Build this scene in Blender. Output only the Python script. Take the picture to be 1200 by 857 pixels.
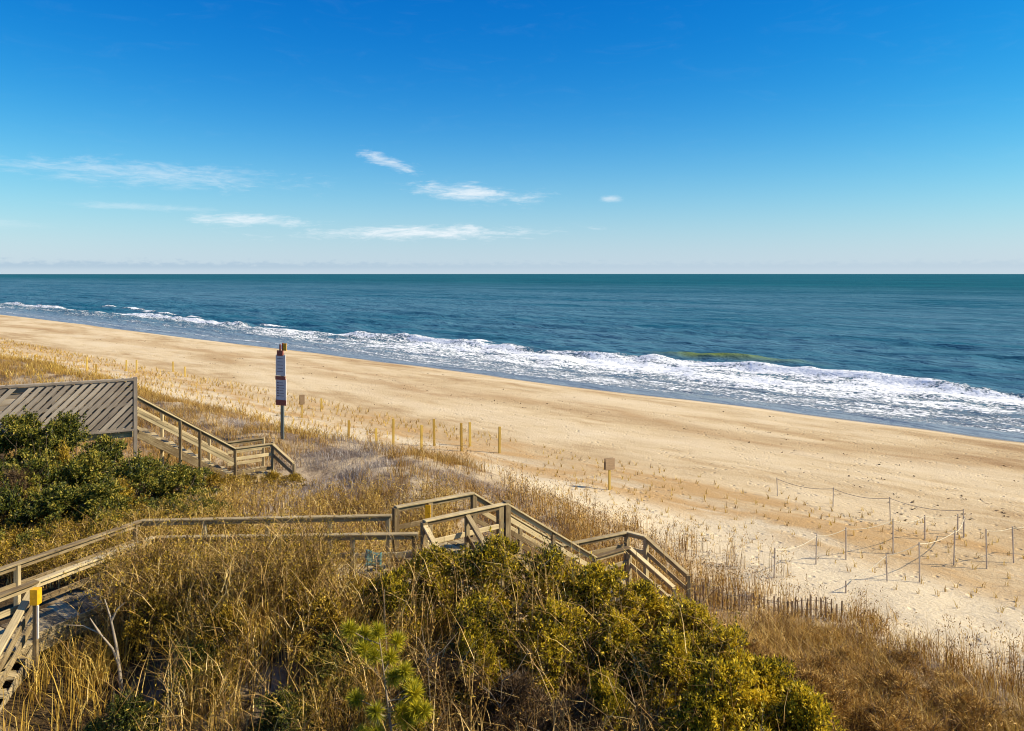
import bpy, math, random
import numpy as np
from mathutils import Vector, Matrix

for o in list(bpy.data.objects):
    bpy.data.objects.remove(o, do_unlink=True)
sc = bpy.context.scene
col = sc.collection
random.seed(3)
rng = np.random.RandomState(11)

# ------------------------------------------------------------------ camera
CAMZ = 11.5
cam_d = bpy.data.cameras.new('camera')
cam_d.sensor_width = 36.0
cam_d.lens = 28.0
cam_d.shift_y = -0.0896
cam_d.clip_end = 60000
cam = bpy.data.objects.new('camera', cam_d)
cam.location = (0, 0, CAMZ)
cam.rotation_euler = (math.radians(90), 0, 0)
col.objects.link(cam)
sc.camera = cam

# ------------------------------------------------------------------ sun, sky, exposure
SUN_EL = math.radians(37)
SUN_AZ = math.radians(96)            # clockwise from +Y (the view direction): right, a little behind the camera
sv = Vector((math.cos(SUN_EL) * math.sin(SUN_AZ), math.cos(SUN_EL) * math.cos(SUN_AZ), math.sin(SUN_EL)))
sun_d = bpy.data.lights.new('sun', 'SUN')
sun_d.energy = 5.0
sun_d.angle = math.radians(0.53)
sun_d.color = (1.0, 0.885, 0.67)
sun = bpy.data.objects.new('sun', sun_d)
sun.rotation_euler = sv.to_track_quat('Z', 'Y').to_euler()
sun.location = (60, -20, 60)
col.objects.link(sun)

sc.view_settings.view_transform = 'Standard'
sc.view_settings.look = 'None'
sc.view_settings.gamma = 1.0
sc.view_settings.exposure = 0.70
sc.render.engine = 'CYCLES'
sc.cycles.use_denoising = True
sc.cycles.filter_width = 1.1
sc.cycles.max_bounces = 6
sc.cycles.diffuse_bounces = 3
sc.cycles.glossy_bounces = 3
sc.cycles.transmission_bounces = 3


class NT:
    """tiny node-tree writer"""
    def __init__(s, tree):
        s.t = tree
        tree.nodes.clear()

    def n(s, typ, ins=None, **kw):
        nd = s.t.nodes.new(typ)
        for k, v in kw.items():
            setattr(nd, k, v)
        for k, v in (ins or {}).items():
            s.put(nd.inputs[k], v)
        return nd

    def put(s, sock, v):
        if isinstance(v, bpy.types.NodeSocket):
            s.t.links.new(v, sock)
        else:
            sock.default_value = v

    def m(s, op, a, b=0.0, c=0.0, clamp=False):
        nd = s.t.nodes.new('ShaderNodeMath')
        nd.operation = op
        nd.use_clamp = clamp
        for i, v in enumerate((a, b, c)):
            s.put(nd.inputs[i], v)
        return nd.outputs[0]

    def ramp(s, fac, stops, interp='LINEAR'):
        nd = s.t.nodes.new('ShaderNodeValToRGB')
        cr = nd.color_ramp
        cr.interpolation = interp
        while len(cr.elements) < len(stops):
            cr.elements.new(0.5)
        for e, (p, c) in zip(cr.elements, stops):
            e.position = p
            e.color = tuple(c) + (1.0,) if len(c) == 3 else c
        s.put(nd.inputs[0], fac)
        return nd.outputs[0]

    def mix(s, fac, a, b, blend='MIX'):
        nd = s.t.nodes.new('ShaderNodeMix')
        nd.data_type = 'RGBA'
        nd.blend_type = blend
        s.put(nd.inputs[0], fac)
        for i, v in ((6, a), (7, b)):
            if isinstance(v, tuple) and len(v) == 3:
                v = v + (1.0,)
            s.put(nd.inputs[i], v)
        return nd.outputs[2]

    def noise(s, vec, scale, detail=3.0, rough=0.55, dist=0.0):
        nd = s.n('ShaderNodeTexNoise', {'Scale': scale, 'Detail': detail, 'Roughness': rough, 'Distortion': dist})
        s.put(nd.inputs['Vector'], vec)
        return nd.outputs[0]

    def vscale(s, vec, sx, sy, sz):
        nd = s.n('ShaderNodeMapping')
        s.put(nd.inputs['Vector'], vec)
        nd.inputs['Scale'].default_value = (sx, sy, sz)
        return nd.outputs[0]

    def smooth(s, x, a, b):
        nd = s.n('ShaderNodeMapRange')
        nd.interpolation_type = 'SMOOTHSTEP'
        s.put(nd.inputs['Value'], x)
        s.put(nd.inputs['From Min'], a)
        s.put(nd.inputs['From Max'], b)
        return nd.outputs[0]


world = bpy.data.worlds.new('World')
sc.world = world
world.use_nodes = True


def build_world():
    w = NT(world.node_tree)
    sky = w.n('ShaderNodeTexSky', sky_type='NISHITA')
    sky.sun_disc = False
    sky.sun_elevation = SUN_EL
    sky.sun_rotation = SUN_AZ
    sky.altitude = 0
    sky.air_density = 1.0
    sky.dust_density = 0.35
    sky.ozone_density = 2.2
    # deep winter blue, as through a polarising filter: a contrast curve for each channel
    sr = w.n('ShaderNodeSeparateColor')
    w.put(sr.inputs[0], sky.outputs[0])
    cr = w.n('ShaderNodeCombineColor')
    K = 8.0
    for i, (gn, gm) in enumerate(((0.85, 3.3), (1.07, 1.42), (1.12, 0.74))):
        w.put(cr.inputs[i], w.m('MULTIPLY', w.m('POWER', w.m('DIVIDE', sr.outputs[i], K), gm), gn * K))
    skycol = cr.outputs[0]
    g = w.n('ShaderNodeTexCoord').outputs['Generated']
    sep = w.n('ShaderNodeSeparateXYZ')
    w.put(sep.inputs[0], g)
    X, Y, Z = sep.outputs
    az = w.m('ARCTAN2', X, Y)
    el = w.m('ARCSINE', Z)
    cv = w.n('ShaderNodeCombineXYZ')
    w.put(cv.inputs[0], az)
    w.put(cv.inputs[1], w.m('MULTIPLY', el, 4.0))
    vec = cv.outputs[0]
    n1 = w.noise(vec, 13.0, 8.0, 0.64, 1.1)
    n2 = w.noise(w.vscale(vec, 1, 1.5, 1), 44.0, 7.0, 0.68, 0.5)
    nn = w.m('ADD', w.m('MULTIPLY', n1, 0.58), w.m('MULTIPLY', n2, 0.42))
    # cirrus streaks: azimuth, elevation, half width, half height, tilt, strength (degrees)
    cl = [(-6.7, 2.92, 10.5, .60, 0.01, 1.0), (-17.5, 3.60, 5.0, .52, -.02, .85), (-2.6, 5.75, 5.6, .75, -.05, .85),
          (-8.7, 7.9, 3.0, .50, -.28, .80), (7.0, 5.30, .95, .32, 0, .55), (-24.5, 6.45, 11.5, .95, -.03, .46),
          (-25, 4.35, 5.5, .30, 0, .30), (-34, 3.0, 5.0, .35, 0, .22)]
    R = math.radians
    tot = None
    for a, e, hw, hh, tilt, st in cl:
        du = w.m('SUBTRACT', az, R(a))
        dv = w.m('SUBTRACT', w.m('SUBTRACT', el, R(e)), w.m('MULTIPLY', du, tilt))
        q = w.m('ADD', w.m('POWER', w.m('ABSOLUTE', w.m('DIVIDE', du, R(hw))), 2.0),
                w.m('POWER', w.m('ABSOLUTE', w.m('DIVIDE', dv, R(hh))), 2.0))
        k = w.m('MULTIPLY', w.m('EXPONENT', w.m('MULTIPLY', q, -1.1)), 1.0)
        f = w.m('MULTIPLY', w.smooth(w.m('ADD', k, w.m('MULTIPLY', w.m('SUBTRACT', nn, 0.5), 3.2)), 0.30, 1.45), w.m('MULTIPLY', w.smooth(k, 0.02, 0.22), st))
        tot = f if tot is None else w.m('MAXIMUM', tot, f)
    # thin high veil over the rest of the sky, as in view
    veil = w.m('MULTIPLY', w.smooth(n1, 0.50, 0.85), w.m('MULTIPLY', w.smooth(el, R(1.5), R(9)), 0.02))
    tot = w.m('MAXIMUM', tot, veil)
    # pale air low over the sea
    low = w.m('MULTIPLY', w.m('EXPONENT', w.m('MULTIPLY', w.m('POWER', w.m('DIVIDE', w.m('MAXIMUM', el, 0.0), R(5.6)), 1.5), -1.0)), 0.84)
    skycol = w.mix(low, skycol, (5.5, 6.25, 7.15))
    out = w.mix(tot, skycol, (8.0, 8.5, 8.9))
    # low distant cloud bank on the horizon
    bv = w.n('ShaderNodeCombineXYZ')
    w.put(bv.inputs[0], w.m('MULTIPLY', az, 75.0))
    w.put(bv.inputs[1], w.m('MULTIPLY', el, 190.0))
    bn = w.noise(bv.outputs[0], 1.0, 5.0, 0.6)
    top = w.m('ADD', R(0.85), w.m('MULTIPLY', w.m('SUBTRACT', bn, 0.42), R(1.2)))
    bank = w.m('MULTIPLY', w.m('MULTIPLY', w.smooth(w.m('SUBTRACT', top, el), 0.0, R(0.40)), w.smooth(el, R(0.12), R(0.55))),
               w.m('ADD', 0.28, w.m('MULTIPLY', w.smooth(az, R(12), R(-25)), 0.42)))
    out = w.mix(bank, out, (3.7, 5.0, 6.2))
    bg = w.n('ShaderNodeBackground', {'Strength': 0.070})
    w.put(bg.inputs[0], out)
    o = w.n('ShaderNodeOutputWorld')
    w.t.links.new(bg.outputs[0], o.inputs[0])


build_world()

# ------------------------------------------------------------------ helpers
D = (0.725, -0.689)      # along the shore (t)
N = (0.689, 0.725)       # towards the sea (s)
SHORE_ROT = math.atan2(D[1], D[0])
_L = np.random.RandomState(7).rand(256, 256)


def vn(x, y):
    x = np.asarray(x, float); y = np.asarray(y, float)
    xi = np.floor(x).astype(int); yi = np.floor(y).astype(int)
    fx = x - xi; fy = y - yi
    fx = fx * fx * (3 - 2 * fx); fy = fy * fy * (3 - 2 * fy)
    a = _L[xi % 256, yi % 256]; b = _L[(xi + 1) % 256, yi % 256]
    c = _L[xi % 256, (yi + 1) % 256]; d = _L[(xi + 1) % 256, (yi + 1) % 256]
    return (a * (1 - fx) + b * fx) * (1 - fy) + (c * (1 - fx) + d * fx) * fy


def fbm(x, y, o=4):
    r = 0; a = .5
    for i in range(o):
        r = r + a * vn(x + 17.3 * i, y - 9.1 * i); x = x * 2.03; y = y * 2.03; a *= .5
    return r / (1 - .5 ** o)


def sst(a, b, x):
    u = np.clip((x - a) / (b - a), 0, 1)
    return u * u * (3 - 2 * u)


S_ = np.array([-80, 6, 9, 12, 14, 17, 20, 22, 24, 26, 28, 33, 45, 56, 61, 64, 68, 76, 90, 140.])
HL = np.array([4.4, 4.7, 4.7, 4.4, 4.45, 5.05, 4.35, 3.6, 2.85, 2.5, 2.3, 2.05, 1.7, 1.2, .45, .0, -.35, -.9, -1.6, -4])
HR = np.array([4.2, 4.5, 4.4, 3.9, 3.4, 2.9, 2.55, 2.4, 2.3, 2.25, 2.2, 2.05, 1.7, 1.2, .45, .0, -.35, -.9, -1.6, -4])


def bank_drop(x, y):
    return 2.4 * sst(14.4, 9.0, np.asarray(y, float)) * (.45 + .55 * sst(-9.5, -6.5, np.asarray(x, float)))


def ground(x, y):
    x = np.asarray(x, float); y = np.asarray(y, float)
    s = N[0] * x + N[1] * y; t = D[0] * x + D[1] * y
    sw = s + 3.2 * (fbm(t * .09 + 5, s * .05) - .5) * sst(4, 12, s) * (1 - sst(28, 40, s))
    sw = sw + (3.0 * (fbm(t * .035 + 2, s * 0 + 3.3, 3) - .5) + 1.0 * (vn(t * .22, s * 0 + 1.5) - .5)) * sst(48, 60, s)

    def prof(H):
        r = 0
        for k in (-1.2, -.6, 0, .6, 1.2):
            r = r + np.interp(sw + k, S_, H)
        return r / 5
    w = sst(-22, -12, t)
    z = prof(HL) * (1 - w) + prof(HR) * w
    am = (1 - sst(20, 30, s))
    z = z + am * ((fbm(x * .35, y * .35) - .5) * .55) + (1 - am) * (1 - sst(58, 63, s)) * (fbm(t * .05, s * .16 + 3) - .5) * .28
    z = z + am * (fbm(x * 1.6, y * 1.6, 2) - .5) * .14
    z = z - .30 * np.exp(-(((x + 6.6) ** 2 + (y - 28.2) ** 2) / 5.))
    z = z - bank_drop(x, y) * (y > 0)
    z = z + .45 * np.exp(-(((x + 4.6) / 2.6) ** 2 + ((y - 13.6) / 1.8) ** 2))
    return z


def gz(x, y):
    return float(ground(x, y))


def mesh_np(name, verts, faces, attrs=None, smooth=False):
    """verts (n,3); faces: (m,3) or (m,4) int array"""
    me = bpy.data.meshes.new(name)
    verts = np.ascontiguousarray(verts, dtype=np.float32)
    faces = np.ascontiguousarray(faces, dtype=np.int32)
    k = faces.shape[1]
    me.vertices.add(len(verts)); me.vertices.foreach_set('co', verts.ravel())
    me.loops.add(faces.size); me.loops.foreach_set('vertex_index', faces.ravel())
    me.polygons.add(len(faces))
    me.polygons.foreach_set('loop_start', np.arange(0, faces.size, k, dtype=np.int32))
    me.polygons.foreach_set('loop_total', np.full(len(faces), k, dtype=np.int32))
    if smooth:
        me.polygons.foreach_set('use_smooth', np.ones(len(faces), dtype=bool))
    for a, v in (attrs or {}).items():
        at = me.attributes.new(a, 'FLOAT', 'POINT')
        at.data.foreach_set('value', np.ascontiguousarray(v, dtype=np.float32))
    me.update(calc_edges=True)
    me.validate()
    return me


def obj(name, me, mat=None, parent=None, loc=(0, 0, 0)):
    o = bpy.data.objects.new(name, me)
    if mat is not None and me is not None and not me.materials:
        me.materials.append(mat)
    o.location = loc
    if parent is not None:
        o.parent = parent
    col.objects.link(o)
    return o


def tag(o, label=None, cat=None, group=None, kind=None):
    if label: o['label'] = label
    if cat: o['category'] = cat
    if group: o['group'] = group
    if kind: o['kind'] = kind
    return o


def empty(name, loc, label, cat, group=None):
    o = bpy.data.objects.new(name, None)
    o.empty_display_size = .3
    o.location = loc
    col.objects.link(o)
    return tag(o, label, cat, group)


def tube(pts, radii, sides=6):
    """closed tapered tube along a polyline -> (verts, quads)"""
    P = np.array(pts, float); n = len(P)
    T = np.gradient(P, axis=0)
    T /= np.linalg.norm(T, axis=1)[:, None] + 1e-9
    ref = np.array([0.31, 0.17, 0.93]) if abs(T[0][2]) < .9 else np.array([1., 0.1, 0])
    V = []
    for i in range(n):
        a = np.cross(T[i], ref); a /= np.linalg.norm(a) + 1e-9
        b = np.cross(T[i], a)
        for k in range(sides):
            th = 2 * math.pi * k / sides
            V.append(P[i] + radii[i] * (a * math.cos(th) + b * math.sin(th)))
    Fq = []
    for i in range(n - 1):
        for k in range(sides):
            k2 = (k + 1) % sides
            Fq.append((i * sides + k, i * sides + k2, (i + 1) * sides + k2, (i + 1) * sides + k))
    return np.array(V), np.array(Fq)


def join_np(parts):
    V = []; Fs = []; o = 0
    for v, f in parts:
        V.append(v); Fs.append(np.array(f) + o); o += len(v)
    return np.concatenate(V), np.concatenate(Fs)


_bars = {}


def bar_mesh(L, W, H, mat, ch=0.006):
    """timber with eased long edges: local x = length, y = width, z = height"""
    key = (round(L, 2), round(W, 3), round(H, 3), mat.name)
    if key in _bars:
        return _bars[key]
    w, h, l = W / 2, H / 2, L / 2
    c = min(ch, W * .25, H * .25)
    sec = [(-w + c, -h), (w - c, -h), (w, -h + c), (w, h - c), (w - c, h), (-w + c, h), (-w, h - c), (-w, -h + c)]
    V = [(-l, y, z) for y, z in sec] + [(l, y, z) for y, z in sec]
    Fa = [tuple(reversed(range(8))), tuple(range(8, 16))]
    for k in range(8):
        k2 = (k + 1) % 8
        Fa.append((k, k2, 8 + k2, 8 + k))
    me = bpy.data.meshes.new('timber')
    me.from_pydata(V, [], Fa)
    me.materials.append(mat)
    me.update()
    _bars[key] = me
    return me


def bar(name, p0, p1, W, H, mat, parent, up=(0, 0, 1), off=0.0):
    """a timber from p0 to p1 (world), W wide and H high (along up)"""
    p0 = Vector(p0); p1 = Vector(p1)
    d = p1 - p0
    L = d.length
    x = d.normalized()
    upv = Vector(up)
    y = upv.cross(x)
    if y.length < 1e-4:
        y = Vector((0, 1, 0))
    y.normalize()
    z = x.cross(y)
    L = round(L, 2)
    me = bar_mesh(L, W, H, mat)
    o = bpy.data.objects.new(name, me)
    m = Matrix((x, y, z)).transposed().to_4x4()
    m.translation = (p0 + p1) / 2 + z * off
    col.objects.link(o)
    if parent is not None:
        o.parent = parent
        m.translation = m.translation - parent.location
    o.matrix_local = m if parent is not None else m
    return o


# ------------------------------------------------------------------ materials
def new_mat(name):
    m = bpy.data.materials.new(name)
    m.use_nodes = True
    return m, NT(m.node_tree)


def finish(w, shader, disp=None):
    o = w.n('ShaderNodeOutputMaterial')
    w.t.links.new(shader, o.inputs['Surface'])


def principled(w, colr, rough=0.7, bump=None, bump_d=0.02, bump_s=0.6, spec=0.3):
    p = w.n('ShaderNodeBsdfPrincipled')
    w.put(p.inputs['Base Color'], colr if not (isinstance(colr, tuple) and len(colr) == 3) else colr + (1.0,))
    w.put(p.inputs['Roughness'], rough)
    w.put(p.inputs['Specular IOR Level'], spec)
    if bump is not None:
        b = w.n('ShaderNodeBump', {'Strength': bump_s, 'Distance': bump_d})
        w.put(b.inputs['Height'], bump)
        w.t.links.new(b.outputs[0], p.inputs['Normal'])
    return p


def wood_mat(name, dark, light, spec=0.15):
    m, w = new_mat(name)
    oc = w.n('ShaderNodeTexCoord').outputs['Object']
    rnd = w.n('ShaderNodeObjectInfo').outputs['Random']
    sh = w.n('ShaderNodeVectorMath', operation='ADD')
    w.put(sh.inputs[0], oc)
    cx = w.n('ShaderNodeCombineXYZ')
    for i in range(3):
        w.put(cx.inputs[i], w.m('MULTIPLY', rnd, 37.0 + 11 * i))
    w.t.links.new(cx.outputs[0], sh.inputs[1])
    v = sh.outputs[0]
    grain = w.noise(w.vscale(v, 1.2, 26, 26), 2.0, 5, 0.65, 0.4)
    blot = w.noise(v, 2.2, 3, 0.6)
    knots = w.noise(w.vscale(v, 3, 9, 9), 1.6, 2, 0.5)
    f = w.m('ADD', w.m('MULTIPLY', grain, 0.55), w.m('ADD', w.m('MULTIPLY', blot, 0.35), w.m('MULTIPLY', w.m('SUBTRACT', rnd, 0.5), 0.35)))
    c = w.ramp(f, [(0.28, dark), (0.5, tuple((a + b) / 2 for a, b in zip(dark, light))), (0.72, light)])
    c = w.mix(w.smooth(knots, 0.70, 0.78), c, tuple(x * .45 for x in dark))
    p = principled(w, c, 0.85, grain, 0.006, 0.6, spec)
    finish(w, p.outputs[0])
    return m


WOOD = wood_mat('weathered_wood', (0.125, 0.083, 0.040), (0.60, 0.475, 0.265))
WOODG = wood_mat('grey_screen_wood', (0.16, 0.13, 0.105), (0.40, 0.34, 0.27))
POSTW = wood_mat('treated_post_wood', (0.34, 0.21, 0.04), (0.66, 0.46, 0.11))
PICKW = wood_mat('picket_wood', (0.14, 0.09, 0.05), (0.36, 0.25, 0.15))


def plain_mat(name, c, rough=0.6, var=0.25, scale=14, spec=0.3):
    m, w = new_mat(name)
    oc = w.n('ShaderNodeTexCoord').outputs['Object']
    nz = w.noise(oc, scale, 4, 0.6)
    cc = w.ramp(nz, [(0.25, tuple(x * (1 - var) for x in c)), (0.75, tuple(min(1, x * (1 + var)) for x in c))])
    p = principled(w, cc, rough, nz, 0.002, 0.3, spec)
    finish(w, p.outputs[0])
    return m


YELLOW = plain_mat('yellow_paint', (0.72, 0.36, 0.012), 0.5)
TEAL = plain_mat('faded_teal_plastic', (0.09, 0.22, 0.21), 0.5)
SIGNW = plain_mat('sign_white', (0.60, 0.55, 0.52), 0.5, .12, 5)
SIGNR = plain_mat('sign_red', (0.30, 0.075, 0.05), 0.55, .35, 20)
SIGND = plain_mat('sign_ink', (0.20, 0.13, 0.14), 0.6)
ROPE = plain_mat('pale_rope', (0.62, 0.54, 0.38), 0.9)
ROPED = plain_mat('grey_rope', (0.28, 0.23, 0.19), 0.9)
STAKE = plain_mat('grey_stake', (0.42, 0.35, 0.28), 0.8)
WIRE = plain_mat('rusty_wire', (0.14, 0.10, 0.08), 0.7)
STEELP = wood_mat('sign_post_wood', (0.07, 0.085, 0.08), (0.20, 0.21, 0.19))


def sand_mat():
    m, w = new_mat('sand')
    oc = w.n('ShaderNodeTexCoord').outputs['Object']     # local x = along shore, y = towards the sea
    sep = w.n('ShaderNodeSeparateXYZ')
    w.put(sep.inputs[0], oc)
    t, s, z = sep.outputs
    s0 = s
    s = w.m('SUBTRACT', s, w.m('MULTIPLY', w.smooth(t, -8.0, -14.0), 2.4))
    big = w.noise(w.vscale(oc, 0.045, 0.16, 0.1), 1.0, 4, 0.55, 0.6)
    mid = w.noise(w.vscale(oc, 0.25, 0.6, 0.5), 1.0, 5, 0.62, 0.3)
    fine = w.noise(oc, 9.0, 4, 0.7)
    grit = w.noise(oc, 55.0, 3, 0.7)
    f = w.m('ADD', w.m('MULTIPLY', big, 0.50), w.m('ADD', w.m('MULTIPLY', mid, 0.32), w.m('MULTIPLY', fine, 0.18)))
    dry = w.ramp(f, [(0.37, (0.32, 0.20, 0.095)), (0.445, (0.45, 0.32, 0.17)), (0.52, (0.57, 0.44, 0.265)), (0.66, (0.64, 0.52, 0.345))])
    # damp brown band of the last high tide
    bn = w.noise(w.vscale(oc, 0.05, 0.05, 0), 1.0, 3, 0.5)
    bd = w.m('DIVIDE', w.m('ADD', w.m('SUBTRACT', s0, 45.0), w.m('MULTIPLY', w.m('SUBTRACT', bn, 0.5), 26.0)), 2.6)
    band = w.m('MULTIPLY', w.m('EXPONENT', w.m('MULTIPLY', w.m('MULTIPLY', bd, bd), -1.0)), w.smooth(mid, 0.36, 0.62))
    dry = w.mix(w.m('MULTIPLY', band, 0.8), dry, (0.36, 0.225, 0.10))
    # clean pale blown sand on the back beach, between the dune foot and the planted strip
    d1 = w.smooth(w.m('ADD', s, w.m('MULTIPLY', w.m('SUBTRACT', mid, 0.5), 6.0)), 18.5, 20.5)
    d2 = w.smooth(w.m('ADD', s, w.m('MULTIPLY', w.m('SUBTRACT', mid, 0.5), 5.0)), 27.5, 25.0)
    pale = w.m('MULTIPLY', d1, d2)
    c = w.mix(w.m('MULTIPLY', pale, 0.85), dry, w.ramp(fine, [(0.3, (0.53, 0.425, 0.275)), (0.7, (0.68, 0.575, 0.40))]))
    s = s0
    # orange-tan organic strip where the grass is planted
    o1 = w.m('MULTIPLY', w.smooth(s, 25.5, 28.0), w.smooth(w.m('ADD', s, w.m('MULTIPLY', w.m('SUBTRACT', big, 0.5), 8.0)), 33.5, 31.0))
    c = w.mix(w.m('MULTIPLY', o1, w.smooth(mid, 0.40, 0.62)), c, (0.45, 0.285, 0.125))
    # plant litter and grey humus on the dune under the vegetation
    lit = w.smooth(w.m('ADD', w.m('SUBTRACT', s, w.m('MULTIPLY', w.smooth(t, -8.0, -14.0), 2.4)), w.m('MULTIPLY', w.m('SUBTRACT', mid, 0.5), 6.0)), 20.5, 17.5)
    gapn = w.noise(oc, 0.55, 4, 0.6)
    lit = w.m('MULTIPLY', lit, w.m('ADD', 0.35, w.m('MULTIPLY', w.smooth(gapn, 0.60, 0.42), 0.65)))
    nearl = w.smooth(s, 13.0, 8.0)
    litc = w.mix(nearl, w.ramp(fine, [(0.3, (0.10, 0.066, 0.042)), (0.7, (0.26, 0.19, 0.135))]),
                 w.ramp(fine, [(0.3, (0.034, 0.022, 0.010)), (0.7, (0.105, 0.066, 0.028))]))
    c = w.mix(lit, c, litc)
    # wet sand along the water's edge
    edge = w.m('ADD', z, w.m('MULTIPLY', w.m('SUBTRACT', w.noise(w.vscale(oc, 0.12, 0.3, 0), 1.0, 3), 0.5), 0.30))
    wet = w.smooth(edge, 0.42, 0.10)
    damp = w.smooth(edge, 0.75, 0.2)
    c = w.mix(damp, c, w.mix(0.5, c, (0.26, 0.18, 0.10)))
    c = w.mix(wet, c, (0.13, 0.10, 0.075))
    # footprints, wheel marks and ripples as relief
    vor = w.n('ShaderNodeTexVoronoi', {'Scale': 2.4, 'Randomness': 1.0})
    w.put(vor.inputs['Vector'], oc)
    foot = w.m('MULTIPLY', w.smooth(vor.outputs['Distance'], 0.30, 0.05), w.smooth(gapn, 0.42, 0.58))
    h = w.m('SUBTRACT', w.m('ADD', w.m('MULTIPLY', fine, 0.42), w.m('ADD', w.m('MULTIPLY', mid, 1.2), w.m('MULTIPLY', grit, 0.12))),
            w.m('MULTIPLY', foot, 0.5))
    h = w.m('MULTIPLY', h, w.m('SUBTRACT', 1.0, w.m('MULTIPLY', damp, 0.93)))
    rough = w.m('SUBTRACT', 0.95, w.m('MULTIPLY', wet, 0.72))
    p = principled(w, c, rough, h, 0.14, 0.9, 0.25)
    w.put(p.inputs['Specular IOR Level'], w.m('ADD', 0.12, w.m('MULTIPLY', wet, 0.6)))
    finish(w, p.outputs[0])
    return m


def sea_mat():
    m, w = new_mat('sea_water')
    oc = w.n('ShaderNodeTexCoord').outputs['Object']
    sep = w.n('ShaderNodeSeparateXYZ')
    w.put(sep.inputs[0], oc)
    t, s, z = sep.outputs
    foam = w.n('ShaderNodeAttribute', attribute_name='foam').outputs['Fac']
    green = w.n('ShaderNodeAttribute', attribute_name='green').outputs['Fac']
    # water body: slate in the shallows, teal further out
    big = w.noise(w.vscale(oc, 0.004, 0.016, 0), 1.0, 4, 0.6, 0.4)
    far = w.smooth(s, 130.0, 900.0)
    c = w.mix(far, w.ramp(big, [(0.38, (0.012, 0.092, 0.142)), (0.62, (0.060, 0.150, 0.210))]), w.ramp(big, [(0.38, (0.0, 0.060, 0.082)), (0.62, (0.004, 0.098, 0.122))]))
    st_ = w.noise(w.vscale(oc, 0.035, 0.16, 0), 1.0, 5, 0.65, 0.5)
    c = w.mix(w.m('MULTIPLY', w.smooth(st_, 0.42, 0.68), w.m('SUBTRACT', 1.0, w.m('MULTIPLY', far, 0.75))), c, w.mix(0.55, c, (0.09, 0.19, 0.25)))
    c = w.mix(w.smooth(st_, 0.50, 0.30), c, w.mix(0.5, c, (0.0, 0.035, 0.06)))
    shallow = w.smooth(s, 88.0, 64.0)
    c = w.mix(shallow, c, (0.19, 0.235, 0.275))
    c = w.mix(green, c, (0.15, 0.195, 0.035))
    # foam: broad mask from the surf, broken into lace
    n1 = w.noise(w.vscale(oc, 0.20, 0.80, 0), 1.0, 6, 0.68, 0.5)
    n2 = w.noise(w.vscale(oc, 1.4, 2.2, 0), 1.0, 4, 0.65, 0.4)
    n3 = w.noise(w.vscale(oc, 3.0, 3.6, 0), 1.0, 3, 0.6, 0.3)
    nn = w.m('ADD', w.m('MULTIPLY', n1, 0.34), w.m('ADD', w.m('MULTIPLY', n2, 0.34), w.m('MULTIPLY', n3, 0.32)))
    ff = w.smooth(w.m('ADD', foam, w.m('MULTIPLY', w.m('SUBTRACT', nn, 0.5), 3.6)), 0.42, 0.80)
    ff = w.m('MULTIPLY', ff, w.smooth(foam, 0.015, 0.12))
    # small whitecap flecks offshore
    wc = w.noise(w.vscale(oc, 0.10, 0.22, 0), 1.0, 5, 0.7)
    ff = w.m('MAXIMUM', ff, w.m('MULTIPLY', w.smooth(wc, 0.755, 0.80), w.m('MULTIPLY', w.smooth(s, 92, 130), 0.55)))
    b1 = w.noise(w.vscale(oc, 0.16, 0.42, 0), 1.0, 6, 0.62, 0.2)
    b2 = w.noise(w.vscale(oc, 0.02, 0.065, 0), 1.0, 4, 0.6, 0.2)
    bh = w.m('ADD', w.m('MULTIPLY', b1, 0.7), w.m('MULTIPLY', b2, 2.2))
    bh = w.m('ADD', bh, w.m('MULTIPLY', ff, 0.35))
    bp = w.n('ShaderNodeBump', {'Strength': 1.0, 'Distance': 1.9})
    w.put(bp.inputs['Height'], bh)
    df = w.n('ShaderNodeBsdfDiffuse')
    w.put(df.inputs['Color'], c)
    w.t.links.new(bp.outputs[0], df.inputs['Normal'])
    gl = w.n('ShaderNodeBsdfGlossy', {'Roughness': 0.24})
    w.t.links.new(bp.outputs[0], gl.inputs['Normal'])
    p = w.n('ShaderNodeMixShader')
    fr = w.n('ShaderNodeFresnel', {'IOR': 1.33})
    w.t.links.new(bp.outputs[0], fr.inputs['Normal'])
    w.put(p.inputs[0], w.m('MINIMUM', w.m('MULTIPLY', fr.outputs[0], 0.55), w.m('ADD', 0.13, w.m('MULTIPLY', shallow, 0.25))))
    w.t.links.new(df.outputs[0], p.inputs[1])
    w.t.links.new(gl.outputs[0], p.inputs[2])
    fo = principled(w, w.ramp(n2, [(0.3, (0.60, 0.63, 0.66)), (0.6, (0.84, 0.85, 0.85))]), 0.9, w.m('ADD', n2, n1), 0.25, 0.7, 0.1)
    mx = w.n('ShaderNodeMixShader')
    w.put(mx.inputs[0], ff)
    w.t.links.new(p.outputs[0], mx.inputs[1])
    w.t.links.new(fo.outputs[0], mx.inputs[2])
    finish(w, mx.outputs[0])
    return m


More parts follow.
